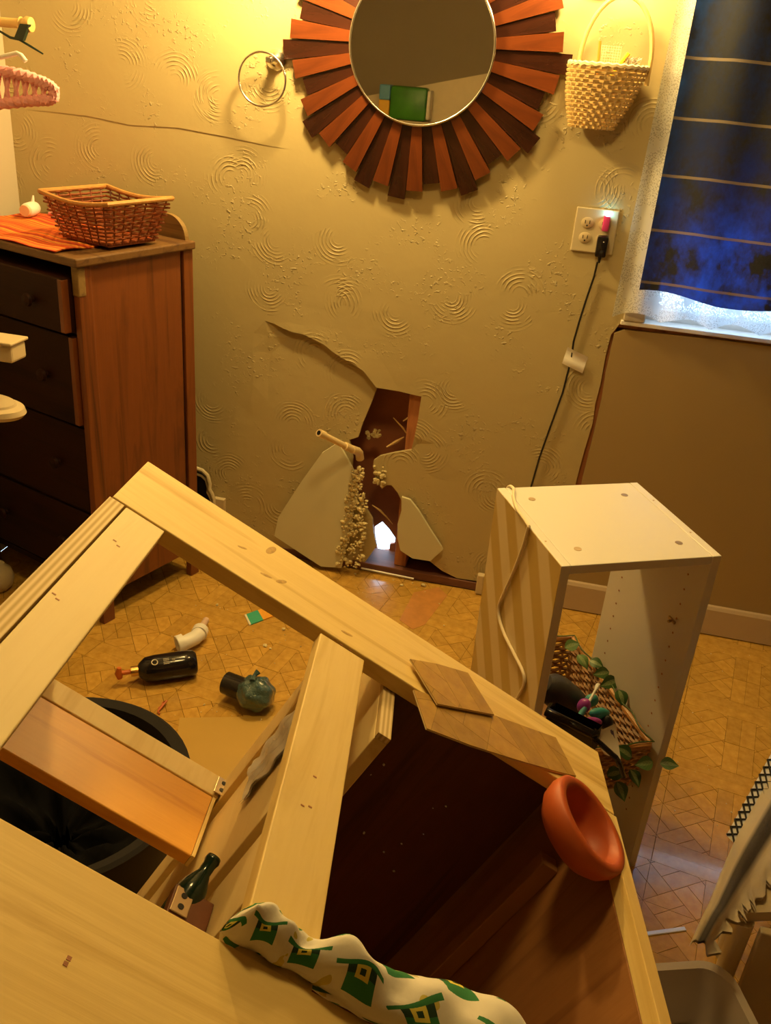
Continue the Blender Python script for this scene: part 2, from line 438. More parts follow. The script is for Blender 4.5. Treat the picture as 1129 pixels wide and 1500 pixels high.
part(wall_outer, 'sill_plate', MB().box((XL, DW-0.004, 0.001), (0.10, YO-0.002, 0.03), 0.002), M_['plate'], label='dark wooden sill plate')
for x0 in (-1.1, -0.448, 0.088, 0.62):
    part(wall_outer, 'stud', MB().box((x0, DW+0.016, 0.032), (x0+0.04, YO-0.002, 0.925), 0.002), M_['stud'])
for (pa, pb, r) in (((590, 617), (606, 606), .004), ((576, 612), (600, 642), .003), ((566, 655), (592, 640), .006), ((545, 740), (566, 757), .004), ((525, 735), (535, 722), .004), ((552, 745), (575, 768), .003)):
    a = WP(*pa, DW+0.03); b_ = WP(*pb, DW+0.05)
    part(wall_outer, 'splinter', MB().tube([a, (a+b_)/2+np.array([.003, 0, .002]), b_], [r*.4, r, r*.3], 5), M_['pine_z'])
# nailed strip along the floor below the hole
a = WP(529, 830, DW-0.012); b_ = WP(606, 846, DW-0.012)
part(wall_outer, 'metal_strip', MB().tube([(a[0], a[1], .012), (b_[0], b_[1], .008)], 0.0035, 6), M_['white'])
for nm, lo, hi, mt in (('wall_left', (XL-0.05, YB, 0), (XL, DW, ZC), 'cream_wall'), ('wall_right', (XR, YB, 0), (XR+0.05, DW, ZC), 'panelling'), ('wall_rear', (XL, YB-0.05, 0), (XR, YB, ZC), 'rear_wall'), ('ceiling', (XL-0.05, YB-0.05, ZC), (XR+0.05, YO+0.02, ZC+0.05), 'ceiling')):
    struct(MB().box(lo, hi).build(nm, M_[mt]))
struct(MB().box((XL, DW+0.013, 0.945), (WX0-0.02, YO+0.012, ZC)).build('wall_outer_upper', M_['cavity']))
struct(MB().box((WX1+0.02, DW+0.013, 0.945), (XR, YO+0.012, ZC)).build('wall_outer_right', M_['cavity']))
struct(MB().box((WX0-0.02, DW+0.013, WZ1), (WX1+0.02, YO+0.012, ZC)).build('wall_outer_lintel', M_['cavity']))
M_['skirting'] = plain('tan_baseboard_paint', (0.52, 0.40, 0.27), 0.5, var=0.04)
bbd = MB().prism([(0, 0), (0.014, 0), (0.014, 0.088), (0.009, 0.098), (0, 0.1)], 0.03, XR-0.02, lambda u, v, w: (w, DW-0.002-u, v+0.004))
struct(bbd.build('baseboard_back', M_['skirting']))
p = WP(704, 835, DW-0.02)
struct(MB().box((p[0]-0.008, DW-0.028, 0.002), (p[0]+0.016, DW-0.006, 0.075), 0.004).build('trim_1', M_['cream']), 'short cream stub of trim at the wall foot')
p = WP(322, 738, DW-0.015)
struct(MB().box((p[0]-0.03, DW-0.022, 0.002), (p[0]+0.018, DW-0.003, p[2]+0.02), 0.002).build('trim_2', M_['cream']), 'short cream block of baseboard')

# ------------------------------------------------------------------ floor of printed parquet tiles
TS = 0.315; FA = math.radians(-10.5); FO = (-0.955, 2.178)
e1 = (math.cos(FA), math.sin(FA)); e2 = (-math.sin(FA), math.cos(FA))
def clip(poly, a, b, c):            # keep a*x+b*y<=c
    out = []
    for i in range(len(poly)):
        p, q = poly[i], poly[(i+1) % len(poly)]
        dp, dq = a*p[0]+b*p[1]-c, a*q[0]+b*q[1]-c
        if dp <= 0: out.append(p)
        if dp*dq < 0:
            t = dp/(dp-dq); out.append((p[0]+(q[0]-p[0])*t, p[1]+(q[1]-p[1])*t))
    return out
def rect(x0, y0, x1, y1): return [(x0, y0), (x1, y0), (x1, y1), (x0, y1)]
def area(P): return 0.5*abs(sum(P[i][0]*P[(i+1) % len(P)][1]-P[(i+1) % len(P)][0]*P[i][1] for i in range(len(P))))
def tile_planks():
    out = []; B = 0.12; lo, hi = 0.5-B, 0.5+B
    out += [(rect(lo, 0, 0.5, lo), .9), (rect(0.5, 0, hi, lo), 1.0), (rect(lo, hi, 0.5, 1), 1.04), (rect(0.5, hi, hi, 1), .93)]
    out += [(rect(0, lo, 1, 0.5), 1.0), (rect(0, 0.5, 1, hi), .94)]
    r2 = math.sqrt(0.5); S = 0.25
    for cx, cy, (x0, y0, x1, y1) in ((0, 0, (0, 0, lo, lo)), (1, 0, (hi, 0, 1, lo)), (0, 1, (0, hi, lo, 1)), (1, 1, (hi, hi, 1, 1))):
        for i in range(-4, 4):
            for j in range(-4, 4):
                for k in range(2):
                    if (i+j) % 2: P = rect(i*S, j*S+k*S/2, (i+1)*S, j*S+(k+1)*S/2)
                    else: P = rect(i*S+k*S/2, j*S, i*S+(k+1)*S/2, (j+1)*S)
                    P = [(cx+(x-y)*r2, cy+(x+y)*r2) for x, y in P]
                    for cl in ((-1, 0, -x0), (1, 0, x1), (0, -1, -y0), (0, 1, y1)):
                        P = clip(P, *cl) if P else P
                    if len(P) > 2 and area(P) > 1e-4: out.append((P, 0.88+0.05*((i*7+j*3+k*5) % 5)))
    return out
PLK = tile_planks()
def plank_mesh(name, planks, th=0.0022, gap=0.0006, mat='parquet'):
    vs_ = []; fs = []; tone = []
    for P, tn in planks:
        n = len(P); cx = sum(p[0] for p in P)/n; cy = sum(p[1] for p in P)/n; o = len(vs_)
        for p in P:
            d = math.hypot(p[0]-cx, p[1]-cy) or 1; k = max(0.2, 1-gap*1.6/d)
            vs_.append((cx+(p[0]-cx)*k, cy+(p[1]-cy)*k, 0))
        for p in P: vs_.append((p[0], p[1], -th))
        fs.append(tuple(range(o, o+n))); tone.append(tn)
        for i in range(n): fs.append((o+i, o+n+i, o+n+(i+1) % n, o+(i+1) % n)); tone.append(tn*0.75)
    me = bpy.data.meshes.new(name); me.from_pydata(vs_, [], fs)
    bm = bmesh.new(); bm.from_mesh(me); bmesh.ops.recalc_face_normals(bm, faces=bm.faces); bm.to_mesh(me); bm.free()
    at = me.color_attributes.new('tone', 'FLOAT_COLOR', 'CORNER')
    for p in me.polygons:
        for li in p.loop_indices: at.data[li].color = (tone[p.index],)*3+(1,)
    me.materials.append(M_[mat]); me.update(); return me
def parquet(nm, gloss):
    t = NT(nm); at = t.n('ShaderNodeAttribute', attribute_name='tone')
    g = t.noise(t.coords('Object', (18, 18, 18)), 2.5, 5, 0.6)
    c = t.ramp(g, [(0.3, (0.46, 0.25, 0.042)), (0.7, (0.62, 0.37, 0.075))])
    t.set(t.mix(1.0, c, at.outputs['Color'], 'MULTIPLY'), 0.26 if gloss else 0.55)
    t.p.inputs['Coat Weight'].default_value = 0.5 if gloss else 0.0; t.p.inputs['Coat Roughness'].default_value = 0.07
    t.bump(t.noise(t.coords('Object', (1, 1, 1)), 9, 3), 0.05, 0.003); return t.m
M_['parquet'] = parquet('parquet_print_vinyl', True); M_['parquet_dull'] = parquet('torn_parquet_vinyl', False)
M_['subfloor'] = plain('dark_floor_joint', (0.22, 0.12, 0.04), 0.6)
floor = struct(MB().box((XL, YB, -0.05), (XR, YO+0.012, -0.0022)).build('floor', M_['subfloor']), 'amber parquet-patterned tile floor')
def wpt(u, v): return (FO[0]+e1[0]*u*TS+e2[0]*v*TS, FO[1]+e1[1]*u*TS+e2[1]*v*TS)
full = None
ROOM = ((-1, 0, -XL), (1, 0, XR), (0, -1, -YB), (0, 1, DW-0.004))
for i in range(-6, 10):
    for j in range(-13, 4):
        u0, v0 = i-0.5, j-0.5
        cs = [wpt(u0, v0), wpt(u0+1, v0), wpt(u0+1, v0+1), wpt(u0, v0+1)]
        if max(c[1] for c in cs) < 0.55 or min(c[0] for c in cs) > 1.3: continue
        if all(any(a*c[0]+b_*c[1] > k for c in [cc]) for cc in cs for (a, b_, k) in [max(ROOM, key=lambda R: R[0]*cc[0]+R[1]*cc[1]-R[2])]): continue
        inside = all(a*c[0]+b_*c[1] <= k for c in cs for a, b_, k in ROOM)
        M = Matrix(((e1[0], e2[0], 0, cs[0][0]), (e1[1], e2[1], 0, cs[0][1]), (0, 0, 1, 0), (0, 0, 0, 1)))
        if inside:
            if full is None: full = plank_mesh('tile', [([(x*TS, y*TS) for x, y in P], tn) for P, tn in PLK])
            me = full
        else:
            pl = []
            for P, tn in PLK:
                Q = [wpt(u0+x, v0+y) for x, y in P]
                for cl in ROOM: Q = clip(Q, *cl) if Q else Q
                if len(Q) > 2 and area(Q) > 1e-6:
                    pl.append(([((q[0]-cs[0][0])*e1[0]+(q[1]-cs[0][1])*e1[1], (q[0]-cs[0][0])*e2[0]+(q[1]-cs[0][1])*e2[1]) for q in Q], tn))
            if not pl: continue
            me = plank_mesh('tile', pl)
        o = bpy.data.objects.new('tile', me); COL.objects.link(o); o.parent = floor; o.matrix_local = M
# a worn patch where the print has been scraped off
q = [FP(*p, 0.0004) for p in [(606, 868), (642, 860), (655, 872), (622, 915), (604, 922), (585, 908)]]
n = len(q); M_['worn'] = plain('scraped_orange_subfloor', (0.50, 0.22, 0.05), 0.6, var=0.3, nscale=30)
part(floor, 'worn_patch', MB().prism([(p[0], p[1]) for p in q], 0.0001, 0.0009), M_['worn'], label='scraped orange patch')

# ------------------------------------------------------------------ lamp above the mirror
MC = (-0.49, 1.596)
def sconce(x, z, out, k, label):
    gm = NT('lit_globe_glass').set((0.9, 0.85, 0.75), 0.3)
    gm.p.inputs['Emission Color'].default_value = (*LAMP_COL, 1); gm.p.inputs['Emission Strength'].default_value = LAMP_STR*k
    t = thing('wall_sconce', label, 'lamp', (x, DW, z))
    part(t, 'back_plate', MB().lathe([(0, 0), (0.055, 0), (0.055, 0.012), (0.045, 0.02), (0, 0.02)], 28, Matrix.Rotation(PI/2, 4, 'X')), M_['chrome'], True)
    part(t, 'lamp_arm', MB().tube([(0, -0.015, 0), (0, -out*0.6, 0), (0, -out*0.92, 0.01), (0, -out, 0.028)], 0.009, 8), M_['chrome'], True)
    part(t, 'globe', MB().lathe([(0.0, -0.05), (0.022, -0.045), (0.042, -0.026), (0.05, 0), (0.042, 0.026), (0.022, 0.045), (0.0, 0.05)], 24, Matrix.Translation((0, -out, 0.075))), gm.m, 'all')
sconce(-0.76, 1.80, 0.26, 0.80, 'globe wall sconce beside the mirror above the towel ring')
sconce(-0.07, 1.79, 0.13, 0.26, 'globe wall sconce beside the mirror above the hanging basket')

cl_ = thing('fill_light', 'added unseen fill lamp on the ceiling', 'lamp', (-0.25, 1.35, ZC))  # lamp added out of view to brighten the upward-facing surfaces
part(cl_, 'base_ring', MB().lathe([(0, -0.012), (0.15, -0.012), (0.15, 0.0), (0, 0.0)], 36), M_['chrome'], True)
gm = NT('fill_dome_glow').set((0.9, 0.85, 0.75), 0.4); gm.p.inputs['Emission Color'].default_value = (*LAMP_COL, 1); gm.p.inputs['Emission Strength'].default_value = LAMP_STR*0.088
part(cl_, 'dome', MB().lathe([(0, -0.06), (0.05, -0.057), (0.10, -0.044), (0.13, -0.024), (0.135, -0.0125), (0, -0.0125)], 36), gm.m, 'all')

# ------------------------------------------------------------------ vanity cabinet (tipped to its right)
def R3(a, b, g):
    return Matrix.Rotation(a, 3, 'Z') @ Matrix.Rotation(b, 3, 'Y') @ Matrix.Rotation(g, 3, 'X')
VR = R3(0.1057, 0.5219, -0.1046); VA = Vector((-0.52068, 1.01341, 1.04716))
VRn = np.array(VR); VAn = np.array(VA)
VA = Vector(CAM + ray(215, 674)*1.2); VAn = np.array(VA)
VO = (0.385, -0.37, -0.775)               # base point in cabinet coordinates
def VL(px, py, ax=2, val=0.0):            # point of a cabinet plane, cabinet coordinates
    d = ray(px, py) @ VRn; c = (CAM-VAn) @ VRn; return c + d*((val-c[ax])/d[ax])
def VW(L): return VA + VR @ Vector(L)
van = thing('vanity_cabinet', 'unfinished pine vanity cabinet without its top, tipped over on the floor', 'cabinet', VW(VO), VR)
def vp(name, lo, hi, mat, bev=0.0015, label=None, parent=None):
    return part(parent or van, name, MB().box(lo, hi, bev), M_[mat], False, VO, label)
Wv = 0.774
vp('back_rail', (0.002, -0.1375, -0.022), (Wv-0.003, 0, 0.0), 'pine_x')
vp('left_rail', (0.022, -0.628, -0.0205), (0.0755, -0.139, -0.0015), 'ply_face')
vp('center_rail', (0.303, -0.66, -0.0215), (0.369, -0.1415, -0.003), 'pine_y')
vp('front_rail', (0.002, -0.768, -0.021), (Wv-0.02, -0.628, -0.0015), 'pine_x')
ls = vp('side_panel', (-0.001, -0.77, -0.775), (0.0195, -0.004, -0.0235), 'ply_face')
vp('side_edge', (-0.0008, -0.768, -0.0232), (0.0195, -0.139, -0.0012), 'ply_edge', 0.0006, 'layered plywood edge')
rs = vp('side_panel', (Wv-0.018, -0.768, -0.775), (Wv, -0.004, -0.0235), 'toned', label='brown side panel with the bay shade in its colour')
vp('side_edge', (Wv-0.018, -0.768, -0.023), (Wv, -0.139, -0.0005), 'pine_y', 0.0006, 'yellow pine edge')
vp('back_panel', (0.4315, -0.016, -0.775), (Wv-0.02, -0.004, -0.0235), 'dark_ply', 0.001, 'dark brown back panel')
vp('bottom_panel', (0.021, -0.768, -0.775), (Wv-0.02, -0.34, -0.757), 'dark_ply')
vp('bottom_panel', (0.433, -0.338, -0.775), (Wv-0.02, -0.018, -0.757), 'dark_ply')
vp('front_panel', (0.021, -0.766, -0.755), (Wv-0.02, -0.75, -0.023), 'ply_face')
vp('cleat', (Wv-0.044, -0.163, -0.74), (Wv-0.0185, -0.139, -0.105), 'toned')  # cleat colour carries the bay's shade too
# divider remnant with layered edge
dv = vp('divider', (0.412, -0.235, -0.46), (0.430, -0.017, -0.032), 'ply_face')
vp('divider_edge', (0.412, -0.2345, -0.0318), (0.430, -0.023, -0.0235), 'ply_edge', 0.0004)
# drawer divider boards in the left bay
vp('shelf_rail', (0.021, -0.256, -0.318), (0.322, -0.1445, -0.300), 'orange_pine', label='orange varnished drawer rail')
vp('shelf_rail_edge', (0.3222, -0.256, -0.318), (0.327, -0.1445, -0.299), 'pine_y', 0.0004)
vp('cross_rail', (0.021, -0.143, -0.34), (0.330, -0.102, -0.299), 'ply_face', label='pale plywood cross rail')
vp('stile', (0.331, -0.150, -0.70), (0.3555, -0.100, -0.024), 'ply_face')
vp('stile', (0.334, -0.352, -0.70), (0.3555, -0.176, -0.024), 'ply_face')
vp('stile', (0.339, -0.466, -0.70), (0.3555, -0.368, -0.024), 'ply_face')
def bracket(c):
    mb = MB().box((c[0]-0.010, c[1]-0.016, c[2]), (c[0]+0.010, c[1]+0.016, c[2]+0.002), 0.0008)
    br = part(van, 'slide_bracket', mb, M_['steel'], False, VO)
    for k in (-1, 1):
        part(br, 'bracket_hole', MB().lathe([(0.0, 0), (0.0035, 0), (0.0035, 0.0006), (0, 0.0006)], 12, Matrix.Translation((c[0]-VO[0], c[1]+k*0.007-VO[1], c[2]+0.0021-VO[2]))), M_['black'])
bracket(VL(325, 1154, 2, -0.296) + np.array([0, 0, 0])); 
b2 = VL(266, 1322, 2, -0.20); bracket(b2)
vp('bracket_arm', (b2[0]-0.012, b2[1]-0.02, -0.2145), (0.338, b2[1]+0.02, -0.2005), 'dark_ply')
# staple marks and knots
def staple(px, py, z, hx, hy):
    c = VL(px, py, 2, z); part(van, 'staple', MB().box((c[0]-hx, c[1]-hy, z-0.0001), (c[0]+hx, c[1]+hy, z+0.0004)), M_['stud'], False, VO)
for px, py in [(184, 736), (202, 746), (227, 766), (168, 792), (173, 800), (79, 870), (84, 878)]: staple(px, py, -0.0015, .0022, .0009)
for px, py in [(491, 937), (500, 945), (513, 953), (528, 959), (461, 1138), (443, 1180), (454, 1182)]: staple(px, py, -0.003, .002, .0009)
for px, py in [(96, 1412), (101, 1404)]: staple(px, py, -0.0015, .0016, .0016)
M_['knot'] = plain('pine_knot', (0.52, 0.32, 0.09), 0.6, var=0.5, nscale=180)
for px, py, r, a in [(355, 802, .005, .5), (397, 806, .010, 1.3), (390, 843, .006, .3), (412, 852, .007, .9), (508, 928, .006, .2)]:
    c = VL(px, py, 2, 0.0); km = MB().lathe([(0, 0.0005), (r*.55, 0.0004), (r, 0.0001), (r*1.02, -0.0005)], 14, Matrix.Translation((c[0], c[1], 0)) @ Matrix.Rotation(a, 4, 'Z'), 1.5, 0.5)
    part(van, 'knot', km, M_['knot'], True, VO)
# dust on the back panel
dm = MB(); rr = random.Random(5)
for px, py in [(562, 1120), (543, 1135), (653, 1181), (634, 1184), (620, 1222), (577, 1276), (588, 1236), (533, 1220), (586, 1015), (562, 1248)]:
    c = VL(px, py, 1, -0.0175); chunk(dm, c, rr.uniform(.0014, .0028), rr)
o = part(van, 'dust', dm, M_['white'], False, VO); o['kind'] = 'stuff'

# vinyl tile pieces lying on the back rail
def tile_piece(pix, z, tilt_fn, label, ang, shift):
    P = [VL(px, py, 2, z)[:2] for px, py in pix]
    c, s = math.cos(ang), math.sin(ang)
    cx = sum(p[0] for p in P)/len(P); cy = sum(p[1] for p in P)/len(P)
    hull = []
    for i in range(len(P)):
        a, b_ = P[i], P[(i+1) % len(P)]; ex, ey = b_[0]-a[0], b_[1]-a[1]
        nx, ny = ey, -ex
        if nx*(cx-a[0])+ny*(cy-a[1]) > 0: nx, ny = -nx, -ny
        hull.append((nx, ny, nx*a[0]+ny*a[1]))
    pl = []
    for ti in (-2, -1, 0, 1, 2):
        for tj in (-2, -1, 0, 1, 2):
            for Q, tn in PLK:
                R = [((x+ti-shift[0])*TS, (y+tj-shift[1])*TS) for x, y in Q]
                R = [(cx+x*c-y*s, cy+x*s+y*c) for x, y in R]
                for h in hull: R = clip(R, *h) if R else R
                if len(R) > 2 and area(R) > 2e-6: pl.append(([(x-cx, y-cy) for x, y in R], tn*0.8))
    base = VW((cx, cy, z))
    t = thing('vinyl_tile_piece', label, 'tile piece', base, VR)
    top = bpy.data.objects.new('printed_face', plank_mesh('printed_face', pl, 0.0008, 0.0003, 'parquet_dull')); COL.objects.link(top); top.parent = t
    me = top.data
    for v in me.vertices: v.co.z += tilt_fn(v.co.x, v.co.y)
    n = len(P)
    mb = MB(); mb.add([(p[0]-cx, p[1]-cy, -0.0009+tilt_fn(p[0]-cx, p[1]-cy)) for p in P]+[(p[0]-cx, p[1]-cy, -0.0026+tilt_fn(p[0]-cx, p[1]-cy)) for p in P],
                      [tuple(range(n)), tuple(range(2*n-1, n-1, -1))]+[(i, (i+1) % n, n+(i+1) % n, n+i) for i in range(n)])
    part(t, 'backing', mb, M_['tileback'])
M_['tileback'] = plain('vinyl_backing', (0.70, 0.55, 0.30), 0.8)
tile_piece([(606, 1010), (625, 1067), (690, 1092), (760, 1114), (815, 1130), (844, 1137), (814, 1080), (720, 1046)], 0.004, lambda x, y: 0.0, 'long torn strip of parquet-print vinyl tile overhanging the back rail of the tipped cabinet', 0.62, (.3, .2))
tile_piece([(601, 965), (641, 1031), (724, 1047), (685, 985), (640, 972)], 0.0085, lambda x, y: 0.0, 'small square offcut of parquet-print vinyl tile lying on top of the longer strip', 0.55, (.4, .8))

# terracotta bowl caught in the corner of the cabinet
ax = Vector(RC @ np.array([0.73, -0.585, -0.35])).normalized()
bl_c = VW(VL(870, 1204, 2, 0.016)) - ax*0.048
bm_ = frame_of((0, 0, 0), ax)
prof = [(r_*0.82, z_*0.66+0.009) for r_, z_ in [(0.0, -0.012), (0.045, -0.012), (0.060, -0.006), (0.074, 0.012), (0.080, 0.034), (0.079, 0.054), (0.075, 0.058), (0.066, 0.058), (0.062, 0.054), (0.060, 0.036), (0.055, 0.014), (0.042, -0.003), (0.0, -0.005)]]
bowl = MB().lathe(prof, 48, bm_.to_3x3().to_4x4()).build('terracotta_bowl', M_['terracotta'], None, 'all')
bowl.location = bl_c
tag(bowl, 'orange terracotta bowl wedged in the corner of the tipped cabinet', 'bowl')

# shamrock-hat cloth bunched along the front rail
def hat_cloth():
    t = NT('hat_print_cotton'); uvn = t.n('ShaderNodeTexCoord'); sp = t.n('ShaderNodeSeparateXYZ'); t.l(uvn.outputs['UV'], sp.inputs[0])
    U = t.math('MULTIPLY', sp.outputs[0], 6.0); V = t.math('MULTIPLY', sp.outputs[1], 4.0)
    row = t.math('FLOOR', V)
    U = t.math('ADD', U, t.math('MULTIPLY', row, 0.5))
    u = t.math('SUBTRACT', t.math('FRACT', U), 0.5); v = t.math('SUBTRACT', t.math('FRACT', V), 0.5)
    wn = t.n('ShaderNodeTexWhiteNoise', noise_dimensions='2D'); cb = t.n('ShaderNodeCombineXYZ'); t.l(t.math('FLOOR', U), cb.inputs[0]); t.l(row, cb.inputs[1]); t.l(cb.outputs[0], wn.inputs[0])
    an = t.math('MULTIPLY', t.math('SUBTRACT', wn.outputs[0], 0.5), 2.4)
    ca, sa = t.math('COSINE', an), t.math('SINE', an)
    x = t.math('SUBTRACT', t.math('MULTIPLY', u, ca), t.math('MULTIPLY', v, sa)); y = t.math('ADD', t.math('MULTIPLY', u, sa), t.math('MULTIPLY', v, ca))
    def bx(x0, x1, y0, y1):
        a = t.math('MULTIPLY', t.math('GREATER_THAN', x, x0), t.math('LESS_THAN', x, x1)); b_ = t.math('MULTIPLY', t.math('GREATER_THAN', y, y0), t.math('LESS_THAN', y, y1))
        return t.math('MULTIPLY', a, b_)
    brim = bx(-.42, .42, -.30, -.20); crown = bx(-.25, .25, -.22, .28); band = bx(-.25, .25, -.20, -.04); bk = bx(-.12, .12, -.20, 0.02); bk2 = bx(-.05, .05, -.14, -.04)
    nz = t.noise(t.coords('UV', (60, 20, 1)), 1.0, 3)
    flower = t.math('GREATER_THAN', t.noise(t.coords('UV', (16, 7, 1), (0, 0, 0.3)), 1.0, 1), 0.66)
    c = t.mix(t.math('MULTIPLY', nz, 0.3), (0.80, 0.76, 0.66), (0.70, 0.62, 0.48))
    c = t.mix(flower, c, (0.60, 0.50, 0.10))
    hat = t.math('MAXIMUM', brim, crown)
    c = t.mix(hat, c, (0.03, 0.20, 0.06)); c = t.mix(band, c, (0.012, 0.05, 0.025)); c = t.mix(bk, c, (0.75, 0.66, 0.10)); c = t.mix(bk2, c, (0.012, 0.05, 0.025))
    t.set(c, 0.85); t.bump(nz, 0.15, 0.002); return t.m
top = [VL(*p, 2, 0.004) for p in [(333, 1350), (352, 1344), (385, 1346), (415, 1366), (440, 1385), (480, 1392), (520, 1412), (560, 1432), (605, 1432), (650, 1448), (690, 1466), (745, 1503), (800, 1535)]]
bot = [VL(*p, 2, 0.0015) for p in [(322, 1366), (340, 1380), (365, 1392), (395, 1408), (425, 1424), (460, 1443), (500, 1470), (548, 1500), (600, 1528), (650, 1556), (700, 1585), (760, 1618), (820, 1650)]]
def lerpl(L, u):
    x = u*(len(L)-1); i = min(int(x), len(L)-2); return L[i]*(1-(x-i))+L[i+1]*(x-i)
def cloth_fn(u, v):
    a, b_ = lerpl(top, u), lerpl(bot, u)
    th = 2*PI*v; s = 0.5-0.5*math.cos(th); p = a*(1-s)+b_*s
    taper = min(1, u*9+0.25)
    h = 0.030*taper*(0.85+0.22*math.sin(u*17)+0.12*math.sin(u*29+1))
    z = math.sin(th)
    lift = h*max(z, 0) + (0.0 if z > 0 else z*0.05*taper*(1-s))
    wr = 0.0022*taper*math.sin(u*44+s*6)+0.0016*math.sin(u*27-s*9)
    return (p[0]-VO[0], p[1]-VO[1]+wr*0.5, p[2]+lift+wr*0.8*max(z, 0)+0.001-VO[2])
clo = MB().grid(cloth_fn, 110, 28, False, True)
c_o = clo.build('printed_cloth', hat_cloth(), None, 'all')
M = VR.to_4x4(); M.translation = VW(VO); c_o.matrix_world = M
tag(c_o, 'white cloth printed with green leprechaun hats bunched on the cabinet front rail', 'cloth')

# things inside the left bay
M_['bubble'] = NT('clear_bubble_plastic').set((0.88, 0.82, 0.74), 0.12, **{'Transmission Weight': 0.3}).m
bp = [VL(*p, 0, 0.327) for p in [(420, 1098), (432, 1066), (412, 1098), (391, 1170), (376, 1172), (360, 1150)]]
def bag_fn(u, v):
    y_ = -0.178-0.085*v; z_ = -0.06-0.13*u
    wr = 0.0022*math.sin(u*19+v*7)+0.0018*math.sin(v*15-u*9)
    return (0.331-0.004-wr-VO[0], y_-VO[1], z_-VO[2])
gm = MB().grid(bag_fn, 14, 10)
back = MB().grid(lambda u, v: tuple(np.array(bag_fn(u, v))+np.array([0.0025, 0, 0])), 14, 10)
gm.uv = None; gm.add(back.v, back.f)
o = gm.build('plastic_bag', M_['bubble'], None, 'all'); o.matrix_world = M
tag(o, 'crumpled clear plastic bag stuck to a stile inside the cabinet', 'plastic bag')
M_['greenglass'] = NT('dark_green_glass').set((0.004, 0.028, 0.022), 0.15, **{'Transmission Weight': 0.3}).m
gb = VL(314, 1256, 0, 0.318); g2 = VL(284, 1300, 0, 0.312)
dirv = Vector(g2-gb)
Mb = frame_of(Vector(gb)-Vector(VO), dirv)
mb = MB().lathe([(0, -0.002), (0.008, 0), (0.009, 0.005), (0.0075, 0.010), (0.0075, 0.02), (0.015, 0.036), (0.017, 0.045), (0.017, 0.12), (0.014, 0.124), (0, 0.125)], 24, Mb)
o = mb.build('green_bottle', M_['greenglass'], None, 'all'); o.matrix_world = M
tag(o, 'dark green glass bottle tucked beside the orange drawer rail', 'bottle')

# ------------------------------------------------------------------ window, blind, curtains
win = struct(MB().box((WX0-0.02, DW+0.05, WZ0-0.012), (WX1+0.02, DW+0.10, WZ0+0.03), 0.003).build('window_1', M_['white']), 'white window sill frame')
def wpart(nm, lo, hi, mt='white', bev=0.003): return part(win, nm, MB().box(lo, hi, bev), M_[mt])
wpart('window_jamb', (WX0-0.02, DW+0.05, WZ0+0.031), (WX0+0.03, DW+0.10, WZ1)); wpart('window_jamb', (WX1-0.03, DW+0.05, WZ0+0.031), (WX1+0.02, DW+0.10, WZ1))
wpart('window_head', (WX0+0.031, DW+0.05, WZ1-0.05), (WX1-0.031, DW+0.10, WZ1))
wpart('window_mullion', (0.60, DW+0.055, WZ0+0.031), (0.625, DW+0.095, WZ1-0.051)); wpart('meeting_rail', (WX0+0.031, DW+0.056, 1.44), (0.599, DW+0.094, 1.47)); wpart('meeting_rail', (0.626, DW+0.056, 1.44), (WX1-0.031, DW+0.094, 1.47))
M_['glass'] = NT('window_glass').set((1, 1, 1), 0.02, **{'Transmission Weight': 1.0, 'IOR': 1.05}).m
for x0, x1 in ((WX0+0.031, 0.599), (0.626, WX1-0.031)):
    for z0, z1 in ((WZ0+0.031, 1.439), (1.471, WZ1-0.051)): wpart('window_pane', (x0, DW+0.073, z0), (x1, DW+0.077, z1), 'glass', 0)
struct(MB().box((0.135, DW-0.012, 0.944), (1.09, DW+0.048, 0.956), 0.002).build('trim_3', M_['white']), 'white window stool ledge')
struct(MB().box((0.140, DW-0.016, 0.957), (0.198, DW-0.001, 2.02), 0.003).build('trim_4', M_['cream_wall']), 'white window casing')
struct(MB().box((1.022, DW-0.016, 0.957), (1.085, DW-0.001, 2.02), 0.003).build('trim_5', M_['cream_wall']))
struct(MB().box((0.140, DW-0.016, 2.022), (1.085, DW-0.001, 2.09), 0.003).build('trim_6', M_['cream_wall']))
bl = MB().grid(lambda u, v: (WX0+0.004+(WX1-WX0-0.008)*u, DW+0.030, 1.235+(WZ1-0.01-1.235)*v), 2, 2)
bl.add([(p[0], p[1]+0.002, p[2]) for p in bl.v[:4]], [(0, 2, 3, 1)]); bl.uv = None
o = bl.build('roller_blind', plain('dark_blind_fabric', (0.03, 0.03, 0.05), 0.9)); tag(o, 'dark roller blind pulled halfway down behind the navy curtain', 'blind')
